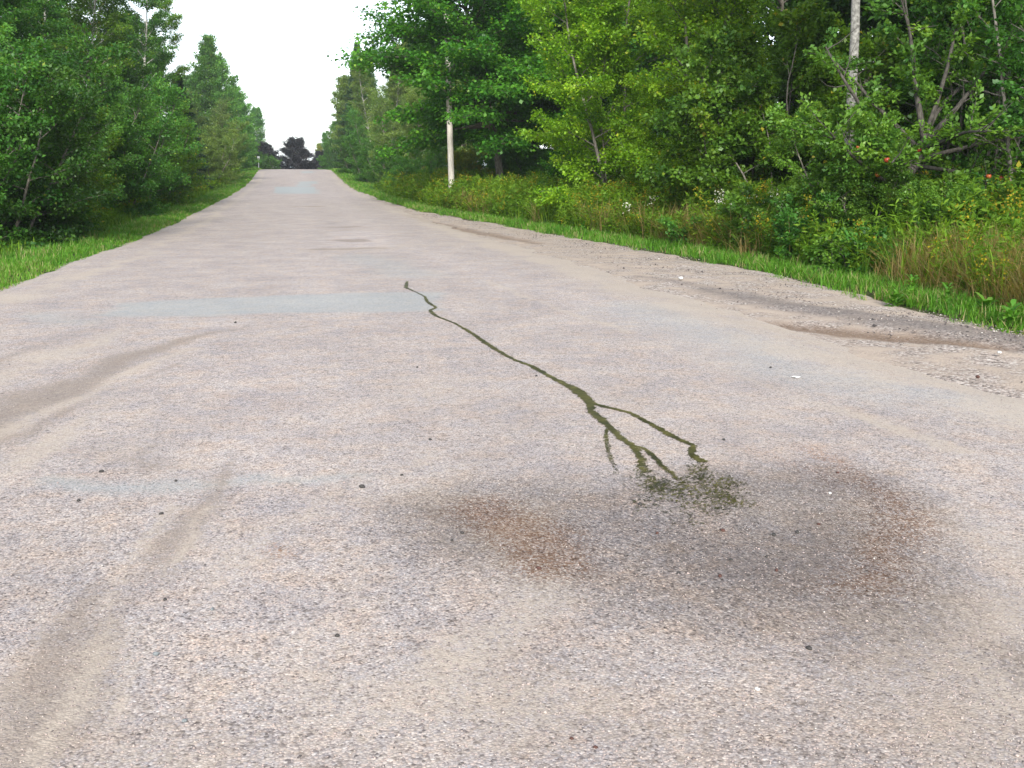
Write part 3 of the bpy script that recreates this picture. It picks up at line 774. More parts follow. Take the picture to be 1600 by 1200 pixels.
# the asphalt: columns follow the worn edges
def road_sheet():
    nx = 280
    s = np.linspace(0, 1, nx)
    L = edge_left(ys_r) - .05 + .18 * (fbm(ys_r * 1.7, ys_r * 0, 31) - .5)
    Rr = np.minimum(np.interp(ys_r, [-6, 5, 10, 20, 40, 60, 230], [4.9, 4.95, 4.75, 4.9, 4.5, 4.25, 4.15]), edge_right(ys_r) + .3) + .5 * (fbm(ys_r * .8, ys_r * 0 + 4, 33) - .5)
    X = L[:, None] + (Rr - L)[:, None] * s[None, :]
    Y = np.repeat(ys_r[:, None], nx, 1)
    Z = road_zf(X, Y)
    # the rim feathers down into the shoulder
    rim = sstep(0, .06, np.minimum(s, 1 - s))[None, :]
    Z = Z - .03 * (1 - rim)
    V = np.stack([X, Y, Z], -1).reshape(-1, 3)
    ny = len(ys_r)
    i = np.arange(ny - 1)[:, None] * nx; j = np.arange(nx - 1)[None, :]
    Q = np.stack([i + j, i + j + 1, i + nx + j + 1, i + nx + j], -1).reshape(-1, 4)
    edge_dust = (1 - sstep(0, .16, s[None, :] + 0 * X)) * .7 + sstep(.80, 1, s[None, :] + 0 * X) * .75
    edge_dust = edge_dust * (.45 + 1.0 * fbm(X * .6, Y * .25, 12))
    blot = np.clip(.25 + 1.5 * fbm(X * 2.6, Y * 1.5, 57), 0, 1.15)
    grime = .62 * fbm(X * .9 + 3, Y * .8, 58) * np.interp(Y, [2, 4.5, 9, 30], [1.25, .9, .35, .15])
    at = {"dust": blot * np.clip(np.maximum(np.maximum(combine(dust_s)(X, Y), edge_dust), .75 * fbm(X * 1.6 + 9, Y * .9, 55) * np.interp(Y, [2, 6, 12], [1, .8, .45])), 0, 1), "brown": np.maximum(blot * combine(brown_s)(X, Y), grime), "rust": combine(rust_s)(X, Y), "damp": combine(damp_s)(X, Y), "patch": combine(patch_s)(X, Y), "pale": combine(pale_s)(X, Y)}
    return make_mesh("road", V, Q, True, None, {k: v.ravel() for k, v in at.items()})

def mixc(t, fac, a, b, mode='MIX', fv=None):
    n = N(t, "ShaderNodeMix", data_type='RGBA', blend_type=mode)
    if fac is not None: t.links.new(fac, n.inputs[0])
    if fv is not None: n.inputs[0].default_value = fv
    for i, c in ((6, a), (7, b)):
        if isinstance(c, tuple): n.inputs[i].default_value = (*c, 1)
        else: t.links.new(c, n.inputs[i])
    return n.outputs[2]
def math_(t, op, a, b=None, clamp=False):
    n = N(t, "ShaderNodeMath", operation=op, use_clamp=clamp)
    for i, v in ((0, a), (1, b)):
        if v is None: continue
        if isinstance(v, (int, float)): n.inputs[i].default_value = v
        else: t.links.new(v, n.inputs[i])
    return n.outputs[0]
def attr(t, name): return N(t, "ShaderNodeAttribute", attribute_name=name).outputs["Fac"]

def road_material():
    m, t, p, out = new_mat("chip_seal")
    tc = N(t, "ShaderNodeTexCoord").outputs["Object"]
    def vor(scale, feat='F1'):
        v = N(t, "ShaderNodeTexVoronoi", feature=feat); v.inputs["Scale"].default_value = scale
        t.links.new(tc, v.inputs["Vector"]); return v
    def noi(scale, det=4, rough=.6):
        v = N(t, "ShaderNodeTexNoise"); v.inputs["Scale"].default_value = scale; v.inputs["Detail"].default_value = det; v.inputs["Roughness"].default_value = rough
        t.links.new(tc, v.inputs["Vector"]); return v.outputs["Fac"]
    chip = vor(118); chip2 = vor(210)
    sep = N(t, "ShaderNodeSeparateColor"); t.links.new(chip.outputs["Color"], sep.inputs[0])
    sep2 = N(t, "ShaderNodeSeparateColor"); t.links.new(chip2.outputs["Color"], sep2.inputs[0])
    stone = ramp(t, [(0, (.10, .09, .085)), (.12, (.22, .195, .19)), (.3, (.34, .305, .29)), (.5, (.40, .38, .375)), (.7, (.48, .405, .365)), (.93, (.51, .465, .43)), (1, (.62, .58, .55))])
    t.links.new(sep.outputs[0], stone.inputs[0])
    fine = ramp(t, [(0, (.25, .225, .225)), (.5, (.41, .38, .365)), (1, (.53, .485, .455))])
    t.links.new(sep2.outputs[1], fine.inputs[0])
    show = math_(t, 'GREATER_THAN', sep.outputs[2], .38)
    col = mixc(t, show, fine.outputs[0], stone.outputs[0])
    # bitumen between the stones, its dark colour also painting the gaps' shade
    gap = N(t, "ShaderNodeMapRange"); gap.inputs[1].default_value = .42; gap.inputs[2].default_value = .70
    t.links.new(chip.outputs["Distance"], gap.inputs[0])
    g2 = math_(t, 'MULTIPLY', gap.outputs[0], .45)
    col = mixc(t, g2, col, (.14, .125, .125))
    # broad wear
    n1 = noi(1.3, 6); wr = ramp(t, [(.3, (.84, .84, .86)), (.7, (1.12, 1.11, 1.08))]); t.links.new(n1, wr.inputs[0])
    col = mixc(t, None, col, wr.outputs[0], 'MULTIPLY', 1.0)
    n2 = noi(14, 5); wr2 = ramp(t, [(.3, (.89, .89, .90)), (.7, (1.08, 1.08, 1.07))]); t.links.new(n2, wr2.inputs[0])
    col = mixc(t, None, col, wr2.outputs[0], 'MULTIPLY', 1.0)
    n3 = noi(4.5, 6, .65); tint = ramp(t, [(.36, (.91, .94, .99)), (.5, (1, 1, 1)), (.64, (1.06, 1.0, .93))]); t.links.new(n3, tint.inputs[0])
    col = mixc(t, None, col, tint.outputs[0], 'MULTIPLY', 1.0)
    n4 = noi(32, 4, .6); pit = ramp(t, [(.33, (.66, .64, .62)), (.46, (1, 1, 1)), (.66, (1.06, 1.06, 1.06))]); t.links.new(n4, pit.inputs[0])
    col = mixc(t, None, col, pit.outputs[0], 'MULTIPLY', 1.0)
    grain = noi(60, 3)
    def broken(a, lo=.25, hi=.75):
        # the cover breaks up over the stones: attribute + grain
        s = math_(t, 'ADD', a, math_(t, 'MULTIPLY', math_(t, 'SUBTRACT', grain, .5), 1.3))
        s = math_(t, 'ADD', s, math_(t, 'MULTIPLY', math_(t, 'SUBTRACT', n2, .5), .8))
        r = N(t, "ShaderNodeMapRange", interpolation_type='SMOOTHSTEP'); r.inputs[1].default_value = lo; r.inputs[2].default_value = hi
        t.links.new(s, r.inputs[0])
        return math_(t, 'MULTIPLY', r.outputs[0], math_(t, 'MULTIPLY', a, 1.6, True), True)
    # repairs in smoother blue grey asphalt
    pcol = ramp(t, [(0, (.22, .26, .27)), (1, (.34, .385, .395))]); t.links.new(sep2.outputs[0], pcol.inputs[0])
    col = mixc(t, math_(t, 'MULTIPLY', attr(t, "patch"), .9), col, pcol.outputs[0])
    col = mixc(t, math_(t, 'MULTIPLY', attr(t, "pale"), .8), col, mixc(t, None, col, (1.22, 1.23, 1.26), 'MULTIPLY', 1.0))
    col = mixc(t, None, col, (1.035, .99, .965), 'MULTIPLY', 1.0)
    # brown dirt, tan dust
    col = mixc(t, math_(t, 'MULTIPLY', broken(attr(t, "brown"), .15, .9), .72), col, (.20, .16, .13))
    dcol = ramp(t, [(.3, (.35, .29, .235)), (.7, (.47, .40, .33))]); t.links.new(grain, dcol.inputs[0])
    col = mixc(t, math_(t, 'MULTIPLY', broken(attr(t, "dust"), .15, .9), .75), col, dcol.outputs[0])
    # rust red rim, dark damp middle
    def speck(a, k):
        s = math_(t, 'ADD', a, math_(t, 'MULTIPLY', math_(t, 'SUBTRACT', sep.outputs[1], .5), k * 1.6))
        s = math_(t, 'ADD', s, math_(t, 'MULTIPLY', math_(t, 'SUBTRACT', n2, .5), .7))
        return math_(t, 'MULTIPLY', s, math_(t, 'MULTIPLY', a, 3.0, True), True)
    rust = speck(attr(t, "rust"), .7); damp = speck(attr(t, "damp"), .5)
    col = mixc(t, rust, col, mixc(t, None, col, (.74, .52, .38), 'MULTIPLY', 1.0))
    col = mixc(t, damp, col, mixc(t, None, col, (.42, .40, .39), 'MULTIPLY', 1.0))
    t.links.new(col, p.inputs["Base Color"])
    rgh = math_(t, 'SUBTRACT', .88, math_(t, 'MULTIPLY', damp, .25))
    t.links.new(rgh, p.inputs["Roughness"])
    p.inputs["Specular IOR Level"].default_value = .3
    # stones stand proud
    h = math_(t, 'ADD', math_(t, 'MULTIPLY', chip.outputs["Distance"], -1.0), math_(t, 'MULTIPLY', sep.outputs[1], .5))
    h = math_(t, 'ADD', h, math_(t, 'MULTIPLY', n2, 1.2))
    b = N(t, "ShaderNodeBump"); b.inputs["Strength"].default_value = .45; b.inputs["Distance"].default_value = .005
    t.links.new(h, b.inputs["Height"]); t.links.new(b.outputs[0], p.inputs["Normal"])
    return m
M["chip_seal"] = road_material()
tag(put("road", road_sheet(), M["chip_seal"]), kind="structure")

# gravel shoulders on both sides
def shoulder_material():
    m, t, p, out = new_mat("shoulder_gravel")
    tc = N(t, "ShaderNodeTexCoord").outputs["Object"]
    v = N(t, "ShaderNodeTexVoronoi"); v.inputs["Scale"].default_value = 45; t.links.new(tc, v.inputs["Vector"])
    sep = N(t, "ShaderNodeSeparateColor"); t.links.new(v.outputs["Color"], sep.inputs[0])
    st = ramp(t, [(0, (.10, .085, .075)), (.4, (.30, .25, .22)), (.8, (.45, .38, .335)), (1, (.6, .55, .5))]); t.links.new(sep.outputs[0], st.inputs[0])
    nz = N(t, "ShaderNodeTexNoise"); nz.inputs["Scale"].default_value = 2.2; nz.inputs["Detail"].default_value = 7; t.links.new(tc, nz.inputs["Vector"])
    du = ramp(t, [(.35, (.29, .23, .185)), (.65, (.41, .335, .275))]); t.links.new(nz.outputs["Fac"], du.inputs[0])
    sel = N(t, "ShaderNodeMapRange"); sel.inputs[1].default_value = .42; sel.inputs[2].default_value = .60; t.links.new(nz.outputs["Fac"], sel.inputs[0])
    col = mixc(t, sel.outputs[0], st.outputs[0], du.outputs[0])
    col = mixc(t, math_(t, 'MULTIPLY', attr(t, "dirt"), .8), col, mixc(t, sep.outputs[1], (.12, .075, .045), (.20, .13, .085)))
    col = mixc(t, math_(t, 'MULTIPLY', attr(t, "coarse"), .8), col, mixc(t, sep.outputs[1], (.07, .062, .06), (.22, .19, .18)))
    t.links.new(col, p.inputs["Base Color"]); p.inputs["Roughness"].default_value = .95; p.inputs["Specular IOR Level"].default_value = .2
    b = N(t, "ShaderNodeBump"); b.inputs["Strength"].default_value = .8; b.inputs["Distance"].default_value = .012
    t.links.new(math_(t, 'SUBTRACT', math_(t, 'MULTIPLY', nz.outputs["Fac"], 2.0), v.outputs["Distance"]), b.inputs["Height"]); t.links.new(b.outputs[0], p.inputs["Normal"])
    return m
M["shoulder_gravel"] = shoulder_material()
dirt_f = combine([(stroke([(1230, 497), (1330, 510), (1460, 522), (1600, 532)], [.15, .28, .25, .15], .35, seed=81), .95), (stroke([(640, 338), (760, 362), (840, 376)], [.25, .35, .15], .4, seed=82), .7)])
coarse_f = combine([(stroke([(1100, 447), (1300, 480), (1450, 500), (1650, 530)], [.2, .35, .35, .4], .5, seed=83), .9), (stroke([(1000, 425), (1150, 450), (1250, 475)], [.12, .2, .2], .4, seed=84), .6)])
def shoulder(side):
    ys = np.unique(np.concatenate([np.linspace(-6, 4, 12), np.linspace(4, 30, 240), np.linspace(30, 70, 160), np.linspace(70, 200, 90)]))
    nx = 70
    s = np.linspace(0, 1, nx)[None, :]
    if side > 0:
        a = np.full(len(ys), 3.2); b = edge_right(ys) + .3
    else:
        a = edge_left(ys) - .75; b = np.full(len(ys), -3.2)
    X = a[:, None] + (b - a)[:, None] * s; Y = np.repeat(ys[:, None], nx, 1)
    out = s if side > 0 else 1 - s
    Z = road_z(Y) - .05 - .04 * np.clip(out * 1.3 - .3, 0, 1) + .05 * (fbm(X * 1.3, Y * 1.3, 6) - .5) * np.clip(out * 2 - .5, .15, 1)
    # a shallow pothole at the near right
    if side > 0:
        Z = Z - .03 * dirt_f(X, Y) + .02 * coarse_f(X, Y)
    V = np.stack([X, Y, Z], -1).reshape(-1, 3); ny = len(ys)
    i = np.arange(ny - 1)[:, None] * nx; j = np.arange(nx - 1)[None, :]
    Q = np.stack([i + j, i + j + 1, i + nx + j + 1, i + nx + j], -1).reshape(-1, 4)
    z0 = np.zeros(X.size)
    at = {"dirt": dirt_f(X, Y).ravel() if side > 0 else z0, "coarse": coarse_f(X, Y).ravel() if side > 0 else z0}
    tag(put("gravel_shoulder", make_mesh("gravel_shoulder", V, Q, True, None, at), M["shoulder_gravel"]), kind="structure")
shoulder(1); shoulder(-1)

# far hills
m, t_, p_, o_ = new_mat("far_forest")
p_.inputs["Base Color"].default_value = (.05, .09, .05, 1); p_.inputs["Roughness"].default_value = 1
M["far_forest"] = m
def hill_z(X, Y):
    return -25 + (62 + 34 * fbm(X / 420., Y * 0 + 2, 3, 5)) * np.exp(-((Y - 2600) / 380.) ** 2) 
tag(put("hills", grid_mesh("hills", np.linspace(-2200, 1800, 160), np.linspace(1700, 3500, 30), hill_z), M["far_forest"]), kind="structure")

# ------------------------------------------------------------------ the trickle of liquid on the road
def trickle():
    rng = np.random.default_rng(3)
    main = [(636, 440), (634, 450), (648, 456), (664, 464), (668, 473), (682, 481), (672, 485), (680, 494), (712, 506), (740, 523), (763, 539), (800, 561), (830, 572), (865, 591), (903, 611), (922, 630)]
    wm = [3, 5, 2, 3, 5, 4, 5, 5, 4, 6, 8, 6, 7, 8, 14, 14]
    left = [(922, 630), (922, 642), (940, 655), (965, 680), (992, 700), (1003, 722), (1008, 740)]
    wl = [10, 12, 12, 14, 13, 14, 20]
    right = [(922, 630), (950, 637), (985, 645), (1015, 662), (1050, 682), (1084, 697), (1080, 710), (1100, 722)]
    wr = [12, 8, 7, 9, 10, 12, 10, 20]
    fine = [(948, 670), (947, 690), (952, 710), (960, 730), (968, 745)]
    mid = [(985, 697), (1005, 700), (1020, 712), (1035, 728), (1055, 745), (1068, 756)]
    verts, quads, wet = [], [], []
    def strip(pts, wid, w0, w1):
        P_ = P2(pts)
        seg = np.concatenate([[0], np.cumsum(np.hypot(*np.diff(P_, axis=0).T))])
        n = max(20, int(seg[-1] / .012))
        s = np.linspace(0, seg[-1], n)
        x = np.interp(s, seg, P_[:, 0]); y = np.interp(s, seg, P_[:, 1])
        # round the corners a little and let the edges wander
        for _ in range(4):
            x[1:-1] = (x[:-2] + 2 * x[1:-1] + x[2:]) / 4; y[1:-1] = (y[:-2] + 2 * y[1:-1] + y[2:]) / 4
        # pixel width -> metres across, measured from the ground spacing at that row
        rows = np.interp(s, seg, [v for _, v in pts])
        px = np.interp(s, seg, wid)
        dist = np.hypot(x, y)
        half = px / F * dist * .5 * np.where(rows < 560, .72, .78)
        tx, ty = np.gradient(x), np.gradient(y); l = np.hypot(tx, ty) + 1e-9
        nx_, ny_ = -ty / l, tx / l
        ha = half * (.15 + 1.1 * fbm(s * 14, s * 0, rng.uniform(0, 90)) + .55 * noise2(s * 55, s * 0, rng.uniform(0, 90))); hb = half * (.15 + 1.1 * fbm(s * 14, s * 0, rng.uniform(0, 90)) + .55 * noise2(s * 55, s * 0, rng.uniform(0, 90)))
        off = sum(len(v) for v in verts)
        XA, YA, XB, YB = x + nx_ * ha * 2.2, y + ny_ * ha * 2.2, x - nx_ * hb * 2.2, y - ny_ * hb * 2.2
        X = np.stack([XA, x + nx_ * ha * .65, x - nx_ * hb * .65, XB], 1); Y = np.stack([YA, y + ny_ * ha * .65, y - ny_ * hb * .65, YB], 1)
        Z = road_zf(X, Y) + .004
        verts.append(np.stack([X, Y, Z], -1).reshape(-1, 3))
        ww = np.linspace(w0, w1, n)
        wet.append(np.stack([ww * 0, ww, ww, ww * 0], 1).ravel())
        i = np.arange(n - 1)[:, None] * 4; j = np.arange(3)[None, :]
        quads.append((np.stack([i + j, i + j + 1, i + 4 + j + 1, i + 4 + j], -1).reshape(-1, 4)) + off)
    strip(main, wm, 1.25, 1.2); strip(left, wl, 1.2, .62); strip(right, wr, 1.25, .85); strip(fine, [6, 8, 9, 10, 9], .75, .35); strip(mid, [6, 8, 9, 10, 11, 12], 1.0, .5)
    V = np.concatenate(verts)
    tag(put("liquid_trickle", make_mesh("liquid_trickle", V, np.concatenate(quads), False, None, {"wet": np.concatenate(wet)}), M["olive_liquid"]),
        "thin dark olive trickle of liquid that forks on the road surface", "spill")
    # the fan where it soaks in between the stones
    fan = quad([(1000, 735), (1060, 750), (1075, 735), (1085, 712), (1110, 722), (1155, 755), (1195, 795), (1150, 830), (1060, 838), (990, 812), (985, 770)], .13, .07, 5, seed=91)
    c = P2([(960, 700), (1220, 700), (1220, 850), (960, 850)])
    xs = np.arange(c[:, 0].min() - .1, c[:, 0].max() + .1, .012); ys = np.arange(c[:, 1].min() - .1, c[:, 1].max() + .1, .012)
    top = np.array(on_road(1060, 735))[1]; bot = np.array(on_road(1060, 830))[1]
    me = grid_mesh("damp_fan", xs, ys, lambda X, Y: road_zf(X, Y) + .006,
                   {"wet": lambda X, Y: fan(X, Y) * np.interp(Y, [bot, (top + bot) / 2, top], [.20, .38, .50]) * (.25 + 1.45 * fbm(X * 6, Y * 4, 14))})
    tag(put("damp_fan", me, M["olive_liquid"]), "speckled olive damp fan where the forked trickle soaks into the road", "spill")

def liquid_material():
    m, t, p, out = new_mat("olive_liquid")
    tc = N(t, "ShaderNodeTexCoord").outputs["Object"]
    v = N(t, "ShaderNodeTexVoronoi"); v.inputs["Scale"].default_value = 115; t.links.new(tc, v.inputs["Vector"])
    sep = N(t, "ShaderNodeSeparateColor"); t.links.new(v.outputs["Color"], sep.inputs[0])
    nz = N(t, "ShaderNodeTexNoise"); nz.inputs["Scale"].default_value = 30; nz.inputs["Detail"].default_value = 4; t.links.new(tc, nz.inputs["Vector"])
    lev = math_(t, 'ADD', math_(t, 'MULTIPLY', sep.outputs[0], .55), math_(t, 'MULTIPLY', nz.outputs["Fac"], .45))
    a = math_(t, 'GREATER_THAN', attr(t, "wet"), lev)
    nb = N(t, "ShaderNodeTexNoise"); nb.inputs["Scale"].default_value = 7; nb.inputs["Detail"].default_value = 5; t.links.new(tc, nb.inputs["Vector"])
    col = ramp(t, [(.3, (.055, .050, .012)), (.7, (.14, .122, .036))]); t.links.new(nz.outputs["Fac"], col.inputs[0])
    dk = ramp(t, [(.36, (.34, .37, .38)), (.62, (1, 1, 1))]); t.links.new(nb.outputs["Fac"], dk.inputs[0])
    t.links.new(mixc(t, None, col.outputs[0], dk.outputs[0], 'MULTIPLY', 1.0), p.inputs["Base Color"]); p.inputs["Roughness"].default_value = .35; p.inputs["Specular IOR Level"].default_value = .12
    tr = N(t, "ShaderNodeBsdfTransparent"); mx = N(t, "ShaderNodeMixShader")
    t.links.new(a, mx.inputs[0]); t.links.new(tr.outputs[0], mx.inputs[1]); t.links.new(p.outputs[0], mx.inputs[2]); t.links.new(mx.outputs[0], out.inputs[0])
    return m
M["olive_liquid"] = liquid_material()
trickle()

# ------------------------------------------------------------------ stones
def pebble_mesh(name, seed, n=1):
    rng = np.random.default_rng(seed)
    a = np.linspace(0, PI, 6)[1:-1]; b = np.linspace(0, 2 * PI, 8, endpoint=False)
    V = [np.array([0, 0, 1.])]
    for aa in a:
        for bb in b + rng.uniform(-.2, .2, 8):
            V.append(np.array([math.sin(aa) * math.cos(bb), math.sin(aa) * math.sin(bb), math.cos(aa)]) * rng.uniform(.82, 1.12))
    V.append(np.array([0, 0, -1.])); V = np.array(V) * np.array([1, .75, .62])
    tri, qd = [], []
    for j in range(8):
        tri.append((0, 1 + j, 1 + (j + 1) % 8)); tri.append((33, 25 + (j + 1) % 8, 25 + j))
        for i in range(3):
            o = 1 + 8 * i; qd.append((o + j, o + 8 + j, o + 8 + (j + 1) % 8, o + (j + 1) % 8))
    return make_mesh(name, V, [np.array(tri), np.array(qd)])
def stone_mat(name, c1, c2):
    m, t, p, o = new_mat(name)
    tc = N(t, "ShaderNodeTexCoord"); nz = N(t, "ShaderNodeTexNoise"); nz.inputs["Scale"].default_value = 3; nz.inputs["Detail"].default_value = 6
    t.links.new(tc.outputs["Object"], nz.inputs["Vector"]); rp = ramp(t, [(.35, c1), (.65, c2)]); t.links.new(nz.outputs["Fac"], rp.inputs[0])
    t.links.new(rp.outputs[0], p.inputs["Base Color"]); p.inputs["Roughness"].default_value = .9
    return m
M["black_stone"] = stone_mat("black_stone", (.018, .017, .017), (.06, .055, .05))
M["grey_stone"] = stone_mat("grey_stone", (.10, .12, .13), (.22, .23, .23))
M["red_stone"] = stone_mat("red_stone", (.04, .018, .014), (.10, .045, .034))
M["white_stone"] = stone_mat("white_stone", (.5, .5, .48), (.75, .74, .7))
peb = [pebble_mesh("loose_stone", 100 + i) for i in range(4)]
STONES = [  # u, v, pixel size, material, label
 (566, 762, 9, "black_stone", "black angular stone, the largest on the left half of the road"),
 (244, 1024, 9, "grey_stone", "blue grey stone on the sandy wheel track at lower left"),
 (288, 1127, 8, "grey_stone", "grey green stone near the photo's bottom left edge"),
 (1000, 789, 8, "black_stone", "flat black stone at the left rim of the damp fan"),
 (1129, 830, 7, "red_stone", "red brown stone just below the damp fan"),
 (1209, 837, 7, "black_stone", "black stone right of the damp fan, the left one of two"),
 (1246, 831, 7, "black_stone", "black stone right of the damp fan, the right one of two"),
 (1027, 833, 6, "red_stone", "small dark red stone below the left end of the damp fan"),
 (1060, 898, 6, "black_stone", "small dark stone in the middle of the damp dark stain"),
 (1125, 901, 7, "red_stone", "long red brown stone in the damp dark stain"),
 (1213, 893, 6, "red_stone", "small red stone on the right part of the damp stain"),
 (1142, 876, 5, "black_stone", "tiny black stone between the damp fan and the long red stone"),
 (842, 890, 8, "red_stone", "dark red stone on the rust coloured edge of the stain"),
 (722, 834, 6, "black_stone", "small black stone left of the rust coloured stain"),
 (706, 846, 5, "black_stone", "tiny black stone left of the rust coloured stain, lower of two"),
 (672, 688, 5, "black_stone", "tiny black stone left of the forked trickle"),
 (628, 744, 5, "black_stone", "tiny black stone right of the largest black one"),
 (1131, 687, 5, "black_stone", "tiny black stone beside the right fork of the trickle"),
 (1279, 820, 5, "red_stone", "small pinkish stone at the stain's right side"),
 (1309, 738, 5, "red_stone", "small red stone above the stain's right side"),
 (1297, 770, 4, "white_stone", "tiny white stone above the right part of the stain"),
 (1204, 572, 4, "black_stone", "small black stone on the smooth right lane"),
 (1528, 585, 6, "red_stone", "red brown stone near the right border by the shoulder"),
 (652, 574, 4, "black_stone", "tiny black stone left of the long trickle"),
 (838, 588, 4, "black_stone", "tiny black stone below the long trickle's middle"),
 (368, 505, 4, "black_stone", "tiny black stone below the blue grey road patch"),
 (252, 804, 6, "black_stone", "dark stone on the left wheel track, lower of two"),
 (275, 753, 5, "black_stone", "dark stone on the left wheel track, middle one"),
 (158, 737, 6, "black_stone", "dark stone left of the sandy wheel track"),
 (123, 784, 6, "black_stone", "dark stone left of the sandy wheel track near the blue grey stain"),
 (1198, 870, 5, "black_stone", "small dark stone below the two black ones"),
 (893, 1156, 7, "red_stone", "dark stone at the bottom middle of the photo"),
 (930, 1170, 7, "red_stone", "red stone at the bottom edge, right of the middle"),
 (1264, 1016, 9, "black_stone", "dark flat stone below the damp stain"),
 (332, 953, 6, "grey_stone", "small grey stone right of the sandy wheel track"),
 (258, 938, 6, "black_stone", "small dark stone on the sandy wheel track"),
 (527, 994, 7, "black_stone", "dark grey stone on the pale patch left of the stain"),
 (1183, 1080, 7, "white_stone", "white stone on the road at lower right"),
]
for i, (u, v, px, mt, lab) in enumerate(STONES):
    x, y = on_road(u, v); s = px / F * math.hypot(x, y) * .66
    o = put("loose_stone", peb[i % 4], M[mt]); o.location = (x, y, float(road_zf(np.array(x), np.array(y))) + s * .3)
    o.scale = (s, s, s); o.rotation_euler = (rr.uniform(-.3, .3), rr.uniform(-.3, .3), rr.uniform(0, 6.28))
    tag(o, lab, "stone", "loose stones on the road")
for (u, v, px, lab) in [(1064, 432, 14, "pale white stone lying on the gravel shoulder by the grass"), (1562, 545, 11, "pale rounded stone in the near shoulder at the right border")]:
    x, y = on_road(u, v); s = px / F * math.hypot(x, y) * .5
    o = put("pale_stone", peb[1], M["white_stone"]); o.location = (x, y, float(road_z(y)) - .04 + s * .2); o.scale = (s, s * .8, s * .6); o.rotation_euler = (0, 0, rr.uniform(0, 6))
    tag(o, lab, "stone", "pale stones on the right shoulder")
# scrap of white paper
x, y = on_road(1243, 588)
n = 7; g = np.linspace(-1, 1, n); gx, gy = np.meshgrid(g, g)
Vp = np.stack([gx * .032 + .006 * np.sin(gy * 4), gy * .013 + .003 * np.cos(gx * 5), 0.009 + .005 * np.sin(gx * 3 + gy * 2)], -1).reshape(-1, 3)
i_ = np.arange(n - 1)[:, None] * n; j_ = np.arange(n - 1)[None, :]
Qp = np.stack([i_ + j_, i_ + j_ + 1, i_ + n + j_ + 1, i_ + n + j_], -1).reshape(-1, 4)
o = put("paper_scrap", make_mesh("paper_scrap", Vp, Qp, True), M["white_stone"]); o.location = (x, y, float(road_zf(np.array(x), np.array(y)))); o.rotation_euler = (0, 0, -.3)
tag(o, "small scrap of white paper on the right lane", "litter")

# crumbs of gravel, uncountable
def crumbs(name, pos, size, seed, mat, kind="stuff"):
    rng = np.random.default_rng(seed); n = len(pos)
    base = np.array([[1, 0, 0], [-.9, .2, 0], [.1, 1, 0], [0, -.9, .1], [.1, .1, .75], [0, 0, -.6]])
    tri = np.array([[0, 2, 4], [2, 1, 4], [1, 3, 4], [3, 0, 4], [2, 0, 5], [1, 2, 5], [3, 1, 5], [0, 3, 5]])
    a = rng.uniform(0, 2 * PI, n); c, s = np.cos(a), np.sin(a)
    B = base[None] * rng.uniform(.6, 1.3, (n, 6, 1)) * np.array([1, .8, .75])
    X = B[..., 0] * c[:, None] - B[..., 1] * s[:, None]; Y = B[..., 0] * s[:, None] + B[..., 1] * c[:, None]
    V = np.stack([X, Y, B[..., 2]], -1) * size[:, None, None] + pos[:, None, :]
    T = (tri[None] + (np.arange(n) * 6)[:, None, None]).reshape(-1, 3)
    var = np.repeat(rng.uniform(0, 1, n), 8)
    return tag(put(name, make_mesh(name, V.reshape(-1, 3), T, False, {"var": var}), mat), kind=kind)
def crumb_mat(name, stops):
    m, t, p, o = new_mat(name); rp = ramp(t, stops); t.links.new(attr(t, "var"), rp.inputs[0]); t.links.new(rp.outputs[0], p.inputs["Base Color"]); p.inputs["Roughness"].default_value = .9
    p.inputs["Specular IOR Level"].default_value = .25
    return m
M["chips"] = crumb_mat("chips", [(0, (.08, .07, .07)), (.12, (.18, .15, .145)), (.4, (.30, .25, .245)), (.7, (.40, .32, .29)), (.95, (.42, .36, .32)), (1, (.50, .47, .44))])
M["shoulder_stones"] = crumb_mat("shoulder_stones", [(0, (.05, .045, .045)), (.5, (.16, .135, .125)), (.85, (.30, .25, .22)), (1, (.5, .47, .44))])
rng = np.random.default_rng(9)
n = 46000
yy = 1.9 + 8.5 * rng.uniform(0, 1, n) ** 1.7; xx = rng.uniform(-4.2, 4.6, n) * np.clip(.35 + yy / 9, .35, 1) + .12 * yy
zz = road_zf(xx, yy)
sz = rng.uniform(.0022, .0048, n) * np.where(rng.uniform(0, 1, n) < .03, 1.7, 1)
crumbs("loose_chips", np.stack([xx, yy, zz + sz * .15], 1), sz, 5, M["chips"])
n = 9000
yy = 5 + 40 * rng.uniform(0, 1, n) ** 1.5
er = edge_right(yy); xx = er - np.abs(rng.normal(0, .9, n)) + .15
keep = fbm(xx * 1.2, yy * 1.0, 21) + .6 * coarse_f(xx, yy) > .55
xx, yy = xx[keep], yy[keep]
sz = rng.uniform(.005, .016, len(xx)) * np.where(rng.uniform(0, 1, len(xx)) < .06, 2.0, 1)
zz = road_z(yy) - .055 + .0
crumbs("gravel", np.stack([xx, yy, zz + sz * .3], 1), sz, 6, M["shoulder_stones"])

